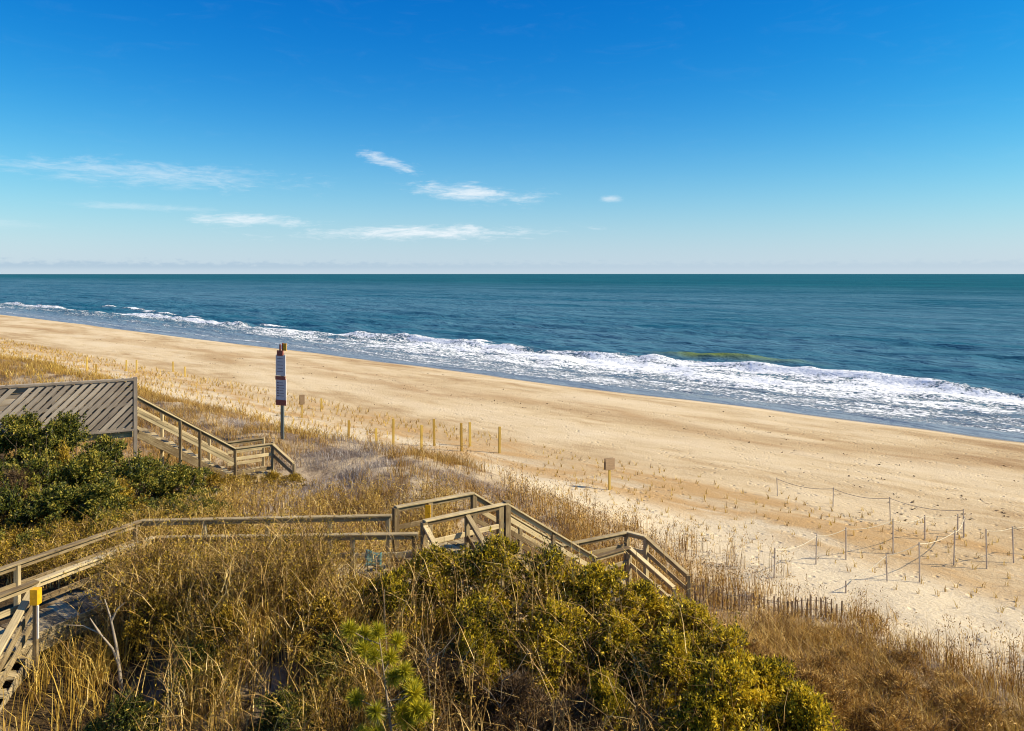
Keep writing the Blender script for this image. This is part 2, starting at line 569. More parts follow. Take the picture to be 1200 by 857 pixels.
def leaf_mat(name, stops, trans=0.28, rough=0.5, spec=0.25):
    m, w = new_mat(name)
    geo = w.n('ShaderNodeNewGeometry')
    rnd = geo.outputs['Random Per Island']
    orn = w.n('ShaderNodeObjectInfo').outputs['Random']
    pos = geo.outputs['Position']
    pn = w.noise(pos, 1.3, 5, 0.65)
    f = w.m('ADD', w.m('MULTIPLY', rnd, 0.62), w.m('ADD', w.m('MULTIPLY', w.m('SUBTRACT', pn, 0.5), 1.25),
            w.m('ADD', 0.19, w.m('MULTIPLY', w.m('SUBTRACT', orn, 0.5), 0.18))))
    c = w.ramp(f, stops)
    p = principled(w, c, rough, spec=spec)
    tr = w.n('ShaderNodeBsdfTranslucent')
    w.put(tr.inputs[0], c)
    mx = w.n('ShaderNodeMixShader', {0: trans})
    w.t.links.new(p.outputs[0], mx.inputs[1])
    w.t.links.new(tr.outputs[0], mx.inputs[2])
    finish(w, mx.outputs[0])
    return m


LEAF_YG = leaf_mat('leaf_yellow_green', [(0.18, (0.026, 0.030, 0.006)), (0.34, (0.125, 0.112, 0.010)), (0.49, (0.38, 0.285, 0.014)), (0.70, (0.76, 0.54, 0.03))], 0.36)
LEAF_DG = leaf_mat('leaf_dark_green', [(0.16, (0.018, 0.028, 0.008)), (0.38, (0.080, 0.096, 0.016)), (0.58, (0.20, 0.19, 0.025)), (0.82, (0.44, 0.33, 0.05))])
LEAF_OL = leaf_mat('leaf_olive_dry', [(0.18, (0.045, 0.026, 0.005)), (0.40, (0.17, 0.105, 0.010)), (0.62, (0.42, 0.265, 0.020)), (0.88, (0.74, 0.50, 0.06))])
NEEDLE = leaf_mat('pine_needle', [(0.05, (0.12, 0.13, 0.010)), (0.45, (0.34, 0.31, 0.015)), (0.85, (0.66, 0.50, 0.02))], 0.2)
GRASS_G = leaf_mat('golden_grass', [(0.10, (0.17, 0.085, 0.014)), (0.38, (0.42, 0.25, 0.040)), (0.64, (0.64, 0.42, 0.075)), (0.90, (0.80, 0.60, 0.19))])
GRASS_T = leaf_mat('tan_dune_grass', [(0.10, (0.15, 0.078, 0.022)), (0.38, (0.35, 0.19, 0.042)), (0.65, (0.53, 0.33, 0.080)), (0.92, (0.66, 0.48, 0.21))])
GRASS_B = leaf_mat('brown_brush', [(0.14, (0.065, 0.030, 0.009)), (0.38, (0.22, 0.108, 0.020)), (0.60, (0.46, 0.25, 0.042)), (0.86, (0.74, 0.49, 0.14))], 0.15)
TWIG = leaf_mat('grey_twig', [(0.16, (0.07, 0.035, 0.012)), (0.45, (0.30, 0.17, 0.045)), (0.66, (0.54, 0.35, 0.11)), (0.90, (0.80, 0.60, 0.26))], 0.0)
TWIG_G = leaf_mat('ash_twig', [(0.10, (0.10, 0.08, 0.07)), (0.45, (0.25, 0.205, 0.18)), (0.90, (0.47, 0.41, 0.36))], 0.0)
TWIG_D = leaf_mat('dark_twig_with_shade', [(0.10, (0.030, 0.017, 0.008)), (0.45, (0.085, 0.048, 0.020)), (0.70, (0.18, 0.105, 0.042)), (0.92, (0.42, 0.29, 0.13))], 0.0)  # brown twig with the thicket's shade put into the colour; wrack shares it
BARK = plain_mat('pale_bark', (0.25, 0.19, 0.125), 0.9, .4, 20)
BARKP = plain_mat('bleached_bark', (0.30, 0.24, 0.17), 0.9, .3, 20)
BARKD = plain_mat('dark_bark', (0.12, 0.085, 0.055), 0.9, .4, 20)

# ------------------------------------------------------------------ ground sheet
def axis(parts):
    out = []
    for a, b, n in parts:
        out.append(np.linspace(a, b, n, endpoint=False))
    out.append([parts[-1][1]])
    return np.concatenate(out)


def geo_axis(a, b, n):
    """from a outwards to b with growing steps"""
    u = np.linspace(0, 1, n) ** 3
    return a + (b - a) * u


def build_ground():
    tl = geo_axis(-60, -2500, 110)[::-1]
    tr = geo_axis(12, 1200, 60)
    ts = np.concatenate([tl[:-1], np.arange(-60, 12, .25), tr])
    si = geo_axis(-6, -2500, 40)[::-1]
    ss = np.concatenate([si[:-1], np.arange(-6, 34, .25), np.arange(34, 72, .5), np.linspace(72, 140, 20)])
    Tt, Ss = np.meshgrid(ts, ss, indexing='ij')
    x = D[0] * Tt + N[0] * Ss; y = D[1] * Tt + N[1] * Ss
    z = ground(x, y)
    V = np.stack([Tt, Ss, z], -1).reshape(-1, 3)
    n, k = len(ts), len(ss)
    idx = np.arange(n * k).reshape(n, k)
    Fq = np.stack([idx[:-1, :-1], idx[1:, :-1], idx[1:, 1:], idx[:-1, 1:]], -1).reshape(-1, 4)
    o = obj('ground', mesh_np('ground', V, Fq, smooth=True), sand_mat())
    o.rotation_euler = (0, 0, SHORE_ROT)
    tag(o, 'pale tan sand beach rising to low dunes', kind='structure')


build_ground()

# ------------------------------------------------------------------ sea sheet
def build_sea():
    tl = geo_axis(-340, -30000, 70)[::-1]
    tr = geo_axis(40, 30000, 70)
    ts = np.concatenate([tl[:-1], np.arange(-340, -170, 1.0), np.arange(-170, 40, .55), tr])
    so = geo_axis(150, 42000, 150)
    ss = np.concatenate([np.arange(60, 104, .38), np.arange(104, 150, .8), so])
    Tt, Ss = np.meshgrid(ts, ss, indexing='ij')
    sb = 85.5 + 7.0 * (fbm(Tt * .022 + 3, 0 * Tt + 1.2, 3) - .5) + 2.0 * (vn(Tt * .11, 0 * Tt + 7.7) - .5)
    fade = np.exp(-np.clip(Ss - 150, 0, None) / 500.)
    amp = (0.05 + 0.17 * sst(66, 84, Ss)) * fade
    ph = 6.0 * (fbm(Tt * .012, Ss * .01, 3) - .5)
    sw = np.sin(2 * math.pi * Ss / 17. + ph * 1.6)
    swell = amp * (np.exp(sw) - 1.27) * .75 * (0.35 + 1.3 * fbm(Tt * .03 + 9, Ss * .05, 2))
    chop = fade * sst(64, 80, Ss) * ((fbm(Tt * .30 + 40, Ss * .55, 3) - .5) * .75 + (fbm(Tt * .07, Ss * .16, 3) - .5) * .85)
    z = swell + chop
    # the breaking line: steep front, uneven height
    bm_ = sst(.30, .62, fbm(Tt * .06 + 31, 0 * Tt + 4.4, 3))
    d = Ss - sb
    z = z + bm_ * .72 * np.where(d < 0, np.exp(-(d / .9) ** 2), np.exp(-(d / 2.6) ** 2))
    # an unbroken swell standing up outside the break
    dg = Ss - (97 + .06 * (Tt + 52))
    eg = np.exp(-((Tt + 53) / 10.) ** 2)
    gw = eg * np.where(dg < 0, np.exp(-(dg / 1.1) ** 2), np.exp(-(dg / 3.0) ** 2))
    z = z + .95 * gw
    dg2 = Ss - (99 + .02 * Tt)
    eg2 = np.exp(-((Tt + 12) / 14.) ** 2)
    z = z + .45 * eg2 * np.exp(-(dg2 / 2.2) ** 2)
    rr = sst(60, 70, Ss)
    z = z * rr
    z = np.where(Ss < 62, -.3, z)
    z = z - .10 * (1 - sst(61.0, 64.5, Ss))
    # foam cover
    rightness = sst(-190, -60, Tt)
    inn = sst(64, 68, Ss) * (1 - sst(-2.0, 1.2, d))
    rel = np.clip((Ss - 64) / (sb - 64), 0, 1)
    streak = fbm(Tt * .05 + 2, Ss * .30, 4)
    foam = inn * (0.13 + (.38 + .04 * rightness) * rel ** 1.4 + .24 * rightness) * (.45 + 1.2 * streak)
    linem = (.50 + .55 * fbm(Tt * .08 + 5, 0 * Tt + 2, 3))
    foam = np.maximum(foam, linem * np.exp(-((d + .6) / 1.8) ** 2) * sst(.10, .34, fbm(Tt * .05 + 77, 0 * Tt, 3)))
    l2 = sb - 6 - 5 * fbm(Tt * .03 + 50, 0 * Tt, 3)
    foam = np.maximum(foam, .58 * np.exp(-((Ss - l2) / 1.1) ** 2) * sst(.35, .6, fbm(Tt * .05 + 15, 0 * Tt + 9, 3)))
    l3 = 66.0 + 3.0 * fbm(Tt * .04 + 8, 0 * Tt + 5, 3)
    foam = np.maximum(foam, .55 * np.exp(-((Ss - l3) / .6) ** 2))
    # a few separate white breakers further out on the left
    for tc, sc_, wd in ((-262, 101, 9), (-243, 98, 5), (-226, 96, 7), (-205, 94, 6), (-283, 101, 7), (-160, 91.5, 7), (-95, 92, 4)):
        e = np.exp(-((Tt - tc) / wd) ** 2) * np.exp(-((Ss - sc_) / 1.3) ** 2)
        foam = np.maximum(foam, .95 * e)
        z = z + .5 * e
    V = np.stack([Tt, Ss, z], -1).reshape(-1, 3)
    n, k = len(ts), len(ss)
    idx = np.arange(n * k).reshape(n, k)
    Fq = np.stack([idx[:-1, :-1], idx[1:, :-1], idx[1:, 1:], idx[:-1, 1:]], -1).reshape(-1, 4)
    green = np.clip(gw * .95 - .08, 0, .8) * (1 - sst(.0, 2.2, dg)) * (.55 + .9 * fbm(Tt * .25, Ss * .6, 2))
    o = obj('sea', mesh_np('sea', V, Fq, {'foam': foam.ravel(), 'green': green.ravel()}, smooth=True), sea_mat())
    o.rotation_euler = (0, 0, SHORE_ROT)
    tag(o, 'blue-green sea with a band of white surf along the beach', kind='structure')


build_sea()

# ------------------------------------------------------------------ boardwalks
def V3(p, z):
    return Vector((p[0], p[1], z))


def lerp(a, b, u):
    return (a[0] + (b[0] - a[0]) * u, a[1] + (b[1] - a[1]) * u)


def rail(par, a, b, za, zb, mids=(0.42,), cap=True, mat=None, cap_w=.14, ext=0.0):
    """top board, board on edge below it and mid rails between two points; z = top of the rail"""
    mat = mat or WOOD
    A = V3(a, za + random.uniform(-.012, .008)); B = V3(b, zb + random.uniform(-.012, .008))
    if cap:
        bar('top_rail', A, B, cap_w, .038, mat, par, off=-.019)
    bar('rail_board', A, B, .038, .09, mat, par, off=-.086)
    for q in mids:
        bar('mid_rail', A - Vector((0, 0, q)), B - Vector((0, 0, q)), .038, .11, mat, par)


def post(par, p, ztop, zbot=None, w=.09, off=(0, 0), mat=None, rot=0.0):
    mat = mat or WOOD
    if zbot is None:
        zbot = gz(*p) - .25
    d = Vector((math.cos(rot), math.sin(rot), 0))
    return bar('post', (p[0] + off[0], p[1] + off[1], zbot), (p[0] + off[0], p[1] + off[1], ztop), w, w, mat, par, up=d)


def deck(par, a0, a1, b0, b1, z, bw=.14, gap=.012, joists=True, mat=None):
    """boards lying across between edge a (a0-a1) and edge b (b0-b1)"""
    mat = mat or WOOD
    L = (Vector(a1) - Vector(a0)).length
    L = max(L, (Vector(b1) - Vector(b0)).length)
    n = max(1, int(L / (bw + gap)))
    for i in range(n):
        u = (i + .5) / n
        p, q = lerp(a0, a1, u), lerp(b0, b1, u)
        j = random.uniform(-.004, .004)
        bar('deck_board', (p[0], p[1], z - .019 + j), (q[0], q[1], z - .019 + j), min(bw, L / n - .006), .038, mat, par)
    if joists:
        for e0, e1 in ((a0, a1), (b0, b1)):
            bar('joist', V3(e0, z - .135), V3(e1, z - .135), .04, .18, mat, par)


def stairs(par, a, b, dirv, run, z0, z1, mat=None):
    """treads between two sides starting at a and b, going along dirv"""
    mat = mat or WOOD
    n = max(2, round((z0 - z1) / .175))
    for i in range(1, n):
        u = (i - .0) / n * run
        zz = z0 + (z1 - z0) * i / n
        p = (a[0] + dirv[0] * u, a[1] + dirv[1] * u); q = (b[0] + dirv[0] * u, b[1] + dirv[1] * u)
        bar('stair_tread', (p[0], p[1], zz), (q[0], q[1], zz), .27, .04, mat, par)
    for c in (a, b):
        e = (c[0] + dirv[0] * run, c[1] + dirv[1] * run)
        bar('stringer', V3(c, z0 - .12), V3(e, z1 - .12), .04, .24, mat, par)


def build_boardwalk():
    par = empty('boardwalk', (-1.2, 17.8, 4.2), 'weathered wooden boardwalk with railed platform and zigzag stairs in the middle of the dune', 'boardwalk', 'boardwalks over the dune')
    ZR, ZF = 6.15, 5.10
    F0, F1, F2 = (-11.0, 10.65), (-8.06, 17.3), (-2.66, 17.62)      # far rail
    N1, Ns, N0 = (-7.3, 16.25), (-8.3, 13.9), (-9.15, 11.9)          # near rail, left arm
    N2 = (-1.93, 16.37)
    # left arm, coming in from the left edge
    rail(par, F0, F1, ZR, ZR, (.42,))
    rail(par, N1, Ns, ZR, ZR, (.36, .98))
    rail(par, Ns, N0, ZR, ZR, (.36,))
    for u in (.12, .36, .62, .98):
        post(par, lerp(F0, F1, u), ZR - .04)
    for u in (.02, .45):
        post(par, lerp(N1, Ns, u), ZR - .04)
    post(par, N0, ZR - .04)
    deck(par, F0, F1, (-9.7, 10.6), N1, ZF)
    # right arm running across to the platform
    rail(par, F1, F2, ZR, ZR + .02, (.45,))
    rail(par, N1, N2, ZR, ZR + .02, (.45,))
    for u in (.25, .5, .75, .985):
        post(par, lerp(F1, F2, u), ZR - .04)
        post(par, lerp(N1, N2, u), ZR - .04)
    deck(par, F1, F2, N1, N2, ZF + .003)
    # stair going down towards the camera at the fork, with a yellow box on its post
    dv = (0.02, -1.0)
    e = (Ns[0] + dv[0] * 2.3, Ns[1] + dv[1] * 2.3)
    f0 = (Ns[0] - 1.0, Ns[1] - .15)
    rail(par, Ns, e, ZR, ZR - 1.52, (.34, .62))
    f1 = (f0[0] + dv[0] * 2.3, f0[1] + dv[1] * 2.3)
    stairs(par, Ns, f0, dv, 1.6, ZF, 4.1)
    pp = (Ns[0] + .24, Ns[1] - .42)
    post(par, pp, ZR - .24, w=.075)
    post(par, e, ZR - 1.5, zbot=gz(*e) - .2)
    yb = bar('reflector_box', (pp[0], pp[1], ZR - .235), (pp[0], pp[1], ZR + .02), .135, .135, YELLOW, par)
    yb['label'] = 'bright yellow box on the stair post'
    bar('bracket', (pp[0] + .07, pp[1] - .06, ZR - .80), (pp[0] + .07, pp[1] - .06, ZR - .24), .03, .03, SIGNW, par)
    # platform
    ZP, ZD = 6.31, 5.27
    FL, FR, NL, NR = (-2.6, 17.8), (-.91, 18.9), (-1.85, 16.76), (-.12, 18.1)
    ra = math.atan2(FR[1] - FL[1], FR[0] - FL[0])
    rail(par, FL, FR, ZP, ZP, (.48,))
    rail(par, NL, NR, ZP, ZP, (.50,))
    for p in (FL, FR):
        post(par, p, ZP - .04, rot=ra, w=.12)
    post(par, NL, ZP - .04, rot=ra, w=.12)
    post(par, NR, ZP + .03, rot=ra, w=.14)
    post(par, lerp(NR, NL, .07), ZP - .05, rot=ra, w=.13, off=(-.03, .02))
    mp = lerp(NL, NR, .5)
    post(par, mp, ZP - .04, rot=ra)
    yp = lerp(FL, FR, .42)
    post(par, yp, ZP - .04, rot=ra, w=.11)
    ypl = bar('reflector_plate', (yp[0] - .03, yp[1] - .08, ZP - .42), (yp[0] - .03, yp[1] - .08, ZP - .09), .13, .03, YELLOW, par, up=(0, -1, 0))
    ypl['label'] = 'yellow plate on the far platform post'
    deck(par, FL, FR, NL, NR, ZD)
    bar('fascia', (NL[0] - .03, NL[1] - .05, ZD - .14), (NR[0] + .0, NR[1] - .06, ZD - .14), .04, .2, WOOD, par)
    # side stair from the platform down towards the camera
    d2 = (.57, -.82)
    for p0 in (NL, mp):
        ln = 1.7 if p0 is NL else 1.2
        p1 = (p0[0] + d2[0] * ln, p0[1] + d2[1] * ln)
        rail(par, p0, p1, ZP - .05, ZP - .05 - .62 * ln, (.5,), cap_w=.12)
        post(par, p1, ZP - .07 - .62 * ln)
    stairs(par, NL, mp, d2, 1.7, ZD, 4.2)
    # main stair towards the beach
    L0, L1 = (2.06, 19.6), (1.3, 20.45)
    ZL, ZLD = 4.55, 3.50
    rail(par, NR, L0, ZP, ZL, (.34, .62), cap_w=.15)
    rail(par, FR, L1, ZP, ZL, (.34, .62), cap_w=.15)
    dm = (L0[0] - NR[0], L0[1] - NR[1])
    run = math.hypot(*dm)
    dm = (dm[0] / run, dm[1] / run)
    stairs(par, NR, FR, dm, run, ZD, ZLD)
    for u in (.5, .99):
        post(par, lerp(NR, L0, u), ZP + (ZL - ZP) * u - .05, rot=ra)
        post(par, lerp(FR, L1, u), ZP + (ZL - ZP) * u - .05, rot=ra)
    # lower landing that turns right
    A, B, Cc = (2.98, 20.3), (3.55, 21.1), (3.1, 21.5)
    rail(par, L0, A, ZL, ZL, (.38,))
    rail(par, L1, Cc, ZL, ZL, (.38,))
    rail(par, Cc, B, ZL, ZL, (.45,))
    for p in (A, B, Cc):
        post(par, p, ZL - .04, rot=ra, w=.11)
    deck(par, L1, Cc, L0, A, ZLD)
    d3 = (.75, -.66)
    e1 = (A[0] + d3[0] * 1.3, A[1] + d3[1] * 1.3); e2 = (B[0] + d3[0] * 1.25, B[1] + d3[1] * 1.25)
    rail(par, A, e1, ZL, ZL - .69, (.42,))
    rail(par, B, e2, ZL, ZL - .69, (.42,))
    post(par, e1, ZL - .73); post(par, e2, ZL - .73)
    stairs(par, A, B, d3, 1.3, ZLD, 2.85)


build_boardwalk()


def build_screen_walk():
    par = empty('boardwalk', (-12.5, 24.8, 4.5), 'weathered boardwalk with diagonal slatted screen and stairs behind dark bushes', 'boardwalk', 'boardwalks over the dune')
    ZT, ZB = 8.22, 6.58
    dx = Vector((.87, .49, 0)).normalized()
    P1 = Vector((-11.88, 25.0, 0))
    Ls = 6.4
    P0 = P1 - dx * Ls
    nrm = Vector((dx.y, -dx.x, 0))
    Hh = ZT - ZB
    # diagonal slats, each clipped to the screen rectangle
    step = .236
    k = -Hh
    i = 0
    while k < Ls:
        # line: x' = k + v, v in [0,Hh]
        v0 = max(0., -k); v1 = min(Hh, Ls - k)
        if v1 - v0 > .06:
            if not (Ls - 2.95 < k + Hh < Ls - 2.72):
                a = P0 + dx * (k + v0) + Vector((0, 0, ZB + v0)) + nrm * .02
                b = P0 + dx * (k + v1 - .0) + Vector((0, 0, ZB + v1)) + nrm * .02
                bar('slat', a, b, .022, (.118 + random.uniform(-.008, .008)), WOODG, par, up=(0, 0, 1))
            else:   # the broken slat: only stubs remain
                a = P0 + dx * (k + v0) + Vector((0, 0, ZB + v0)) + nrm * .02
                b = a + (dx + Vector((0, 0, 1))) * .75
                bar('slat', a, b, .022, .12, WOOD, par, up=(0, 0, 1))
        k += step
        i += 1
    # posts and frame behind the slats, and added boards that shade the gaps
    for u in (.02, .33, .66):
        p = P0 + dx * Ls * u - nrm * .06
        bar('post', (p.x, p.y, gz(p.x, p.y) - .3), (p.x, p.y, ZT - .04), .1, .1, WOODG, par, up=dx)
    p = P1 + dx * .05
    bar('post', (p.x, p.y, gz(p.x, p.y) - .3), (p.x, p.y, ZT + .03), .11, .11, WOODG, par, up=dx)
    for zz in (ZT - .03, (ZT + ZB) / 2, ZB + .05):
        a = P0 - nrm * .02; b = P1 - nrm * .02
        bar('frame_rail', (a.x, a.y, zz), (b.x, b.y, zz), .035, .09, WOODG, par)
    for zz in (ZT - .035, ZB + .03):
        a = P0 + nrm * .05; b = P1 + nrm * .05
        bar('trim_board', (a.x, a.y, zz), (b.x, b.y, zz), .022, .07, WOODG, par)
    nb = 9
    for j in range(nb):
        zz = ZB + .1 + (Hh - .2) * (j + .5) / nb
        a = P0 - nrm * .13; b = P1 - nrm * .13
        bar('added_back_board', (a.x, a.y, zz), (b.x, b.y, zz), .02, (Hh - .2) / nb - .008, WOODG, par)
    # deck behind the screen
    q = -nrm * 1.55
    deck(par, (P0.x - nrm.x * .16, P0.y - nrm.y * .16), (P1.x - nrm.x * .16, P1.y - nrm.y * .16), (P0.x + q.x, P0.y + q.y), (P1.x + q.x, P1.y + q.y), ZB)
    # stairs
    ZR, ZL = 7.64, 5.64
    a, b = (-11.80, 25.1), (-9.3, 26.8)
    o_ = (-.62, .95)
    a2, b2 = (a[0] + o_[0], a[1] + o_[1]), (b[0] + o_[0], b[1] + o_[1])
    rail(par, a, b, ZR, ZL, (.46, .56), cap_w=.13)
    rail(par, a2, b2, ZR, ZL, (.46,), cap_w=.13)
    dv = (b[0] - a[0], b[1] - a[1]); run = math.hypot(*dv); dv = (dv[0] / run, dv[1] / run)
    stairs(par, a, a2, dv, run, ZB, 4.62)
    for u in (.42, .62, .995):
        post(par, lerp(a, b, u), ZR + (ZL - ZR) * u - .03)
    for u in (.3, .8):
        post(par, lerp(a2, b2, u), ZR + (ZL - ZR) * u - .05)
    c = (-8.3, 27.6); c2 = (c[0] + o_[0], c[1] + o_[1])
    rail(par, b, c, ZL, ZL, (.38, .86))
    rail(par, b2, c2, ZL, ZL, (.38, .8))
    post(par, c, ZL + .04); post(par, c2, ZL)
    deck(par, b2, c2, b, c, 4.62)
    d3 = (.95, -.30)
    for p0 in (c,):
        p1 = (p0[0] + d3[0] * .85, p0[1] + d3[1] * .85)
        rail(par, p0, p1, ZL, ZL - .62, (.4,))
        post(par, p1, ZL - .66)
    stairs(par, c, c2, d3, 1.0, 4.62, 4.1)


build_screen_walk()

# ------------------------------------------------------------------ posts on the beach
def chamfer_post(name, p, h, w, mat, lean=(0, 0), label=None, group=None, cat='post'):
    z = gz(*p)
    o = bar(name, (p[0], p[1], z - .35), (p[0] + lean[0], p[1] + lean[1], z + h), w, w, mat, None, up=(.96, .27, 0))
    return tag(o, label, cat, group)


PG = 'square wooden posts on the back beach'
near_posts = [
    ((-6.9, 41.9), 1.10, 'leftmost tall square post of the eight standing behind the middle dune'),
    ((-7.26, 42.6), .82, 'short square post second from left behind the middle dune'),
    ((-6.07, 40.74), 1.53, 'tall square post third from left behind the middle dune'),
    ((-4.57, 40.19), 1.34, 'square post fourth from left, nearest the dune grass'),
    ((-4.15, 42.6), 1.46, 'square post with the highest top among the eight behind the dune'),
    ((-2.61, 41.29), 1.46, 'front post of the close pair right of the middle dune'),
    ((-2.26, 43.01), 1.29, 'back post of the close pair right of the middle dune'),
    ((-.66, 41.32), 1.37, 'rightmost square post of the eight, standing alone on bare sand')]
near_posts[0] = ((-8.6, 41.9), 1.15, near_posts[0][2])
for p, h, lb in near_posts:
    chamfer_post('wooden_post', p, h, .115, POSTW, (random.uniform(-.03, .03), random.uniform(-.03, .03)), lb, PG)
far_posts = [
    ((-45.5, 76), 1.0, 'far short post above the left end of the slatted screen'),
    ((-43.3, 75.5), 1.0, 'thin far post second from the left edge above the slatted screen'),
    ((-39.56, 74.11), 1.35, 'tallest far post above the slatted screen'),
    ((-38.17, 73.13), .86, 'short far post just right of the tallest one above the screen'),
    ((-36.95, 76.28), 1.06, 'back post of the far pair above the screen corner'),
    ((-35.35, 74.97), 1.21, 'front post of the far pair above the screen corner'),
    ((-32.74, 76.94), 1.0, 'thin far post right of the screen on open sand'),
    ((-29.76, 72.51), .95, 'rightmost far post right of the screen on open sand'),
    ((-13.18, 55.13), .77, 'small stake right of the little sign near the tall signpost')]
for p, h, lb in far_posts:
    chamfer_post('wooden_post', p, h, .13, POSTW, (random.uniform(-.05, .05), 0), lb, 'far posts on the beach')

# ------------------------------------------------------------------ signs
def box_part(name, par, c, dx, w, t, h, mat, lift=0.0):
    """upright board centred at c (world), width along dx"""
    d = Vector(dx).normalized()
    a = Vector(c) - d * w / 2; b = Vector(c) + d * w / 2
    return bar(name, a, b, t, h, mat, par)


def adopt(child, part):
    """make child a sub-part of part without moving it"""
    bpy.context.view_layer.update()
    mw = child.matrix_world.copy()
    child.parent = part
    child.matrix_parent_inverse = part.matrix_world.inverted()
    child.matrix_basis = mw


def tall_sign():
    p = (-9.27, 32.15); z = gz(*p)
    par = empty('beach_sign', (p[0], p[1], z), 'tall post with two white and red notice boards on the dune crest', 'sign')
    bar('post', (p[0], p[1], z - .4), (p[0] + .01, p[1], z + 3.45), .12, .12, STEELP, par, up=(1, 0, 0))
    fx = Vector((.90, -.43, 0)).normalized()         # boards turned a little towards the left
    nr = Vector((fx.y, -fx.x, 0))
    if nr.y > 0: nr = -nr
    def at(dz, off=.09, dxx=0): return Vector((p[0], p[1], z + dz)) + nr * off + fx * dxx
    u = box_part('notice_board', par, at(2.98), fx, .50, .03, .84, SIGNW)
    l = box_part('notice_board', par, at(1.93, .10, .03), fx, .52, .03, 1.04, SIGNW)
    for (dz, hh, ww, dxx) in ((2.475, .15, .515, .01), (1.485, .22, .53, .04)):
        adopt(box_part('red_band', par, at(dz, .125, dxx), fx, ww, .014, hh, SIGNR), u if dz > 2 else l)
    box_part('red_band', par, at(3.47, .105, -.03), fx, .30, .03, .22, SIGNR)
    for k in range(6):
        adopt(box_part('text_line', par, at(2.28 - k * .105, .12, -.13), fx, .09, .006, .05, SIGND), l)
        adopt(box_part('text_line', par, at(2.28 - k * .105, .12, .06), fx, .20 + .04 * (k % 3), .006, .022, SIGND), l)
    for k in range(5):
        adopt(box_part('text_line', par, at(3.25 - k * .13, .11, -.02), fx, .30 - .03 * (k % 2), .006, .02, SIGND), u)
    # two short stubs and a yellow pennant on top
    for dxx, hh in ((-.07, .42), (.06, .48)):
        a = at(3.40, .05, dxx)
        bar('stub', a, a + Vector((0, 0, hh)), .055, .06, SIGNR, par, up=fx)
    a = at(3.72, .05, .17)
    box_part('yellow_plate', par, a, fx, .17, .02, .30, YELLOW)


tall_sign()


def small_sign(p, h, bw, bh, label, face, pw=.09):
    z = gz(*p)
    par = empty('small_sign', (p[0], p[1], z), label, 'sign', 'small signs on the back beach')
    bar('post', (p[0], p[1], z - .3), (p[0], p[1], z + h - .04), pw, pw, POSTW, par, up=(1, .2, 0))
    d = Vector(face).normalized()
    n_ = Vector((d.y, -d.x, 0))
    c = Vector((p[0], p[1], z + h - bh / 2)) + n_ * (-.06)
    box_part('sign_board', par, c, d, bw, .03, bh, PICKW)
    c2 = Vector((p[0], p[1], z + h - bh / 2)) + n_ * (.06)
    box_part('sign_board', par, c2, d, bw, .025, bh, PICKW)


small_sign((4.09, 33.46), 1.33, .44, .48, 'low post with a square brown board alone on pale sand', (.9, .43, 0))
small_sign((-13.41, 50.87), 1.47, .30, .62, 'slim post with narrow brown board right of the tall signpost', (.9, .43, 0))

# ------------------------------------------------------------------ rope fences
def rope_fence(posts, label, rope_mat, post_mat, sag=.18, w=.035, second=None, skip=()):
    x0, y0, _ = posts[0]
    par = empty('rope_fence', (x0, y0, gz(x0, y0)), label, 'fence', 'rope fences along the sand path')
    tops = []
    for i, (x, y, h) in enumerate(posts):
        z = gz(x, y)
        lx, ly = random.uniform(-.05, .05), random.uniform(-.03, .03)
        bar('post', (x, y, z - .3), (x + lx, y + ly, z + h), w, w, post_mat, par, up=(1, .2, 0))
        tops.append(Vector((x + lx, y + ly, z + h - .05)))
    for i in range(len(tops) - 1):
        if i in skip: continue
        a, b = tops[i], tops[i + 1]
        pts = []
        for k in range(11):
            u = k / 10
            q = a.lerp(b, u); q.z -= sag * 4 * u * (1 - u) * (b - a).length / 2.5
            q.z = max(q.z, gz(q.x, q.y) + .03)
            pts.append(q - par.location)
        v, f = tube(pts, [.010] * 11, 5)
        obj('rope', mesh_np('rope', v, f, smooth=True), rope_mat, par)
    return par


rope_fence([(11.18, 33.5, .77), (12.86, 31.92, .80), (14.34, 30.17, .92), (16.45, 29.0, .85)],
           'grey rope fence with thin stakes farthest out on open sand at right', ROPED, STAKE, .16, .032)
rope_fence([(7.84, 23.84, .9), (9.72, 25.48, .95), (10.88, 25.94, 1.05), (12.69, 26.51, 1.17), (14.56, 28.07, .85), (16.04, 28.66, .75)],
           'pale rope fence on the left side of the sand path at right', ROPE, STAKE, .14, .036)
rope_fence([(9.6, 22.9, .35), (11.28, 23.92, .82), (12.27, 23.96, 1.2), (14.13, 25.49, 1.13), (16.04, 28.3, .75)],
           'pale rope fence dipping to the sand at its left end, right of the path', ROPE, STAKE, .10, .036)
rope_fence([(15.03, 25.21, 1.26), (16.25, 25.78, 1.18), (17.6, 26.6, 1.15)],
           'short pale rope fence running out of the frame at the right edge', ROPE, STAKE, .10, .036)


def sand_fence():
    a, b = Vector((4.75, 21.5, 0)), Vector((8.6, 20.95, 0))
    par = empty('sand_fence', (4.75, 21.5, gz(4.75, 21.5)), 'low brown picket sand fence half buried behind dune grass', 'fence')
    n = 36
    for i in range(n):
        p = a.lerp(b, i / (n - 1))
        p.y += .12 * math.sin(i * .5)
        z = gz(p.x, p.y)
        h = .50 + random.uniform(-.08, .06)
        bar('picket', (p.x, p.y, z - .1), (p.x + random.uniform(-.04, .04), p.y + random.uniform(-.03, .03), z + h), .042, .014, PICKW, par, up=(.1, -1, 0))
    for hh in (.18, .42):
        pts = []
        for i in range(0, n, 3):
            p = a.lerp(b, i / (n - 1)); p.y += .12 * math.sin(i * .5) - .015
            pts.append(Vector((p.x, p.y, gz(p.x, p.y) + hh)) - par.location)
        v, f = tube(pts, [.006] * len(pts), 4)
        obj('wire', mesh_np('wire', v, f), WIRE, par)


sand_fence()


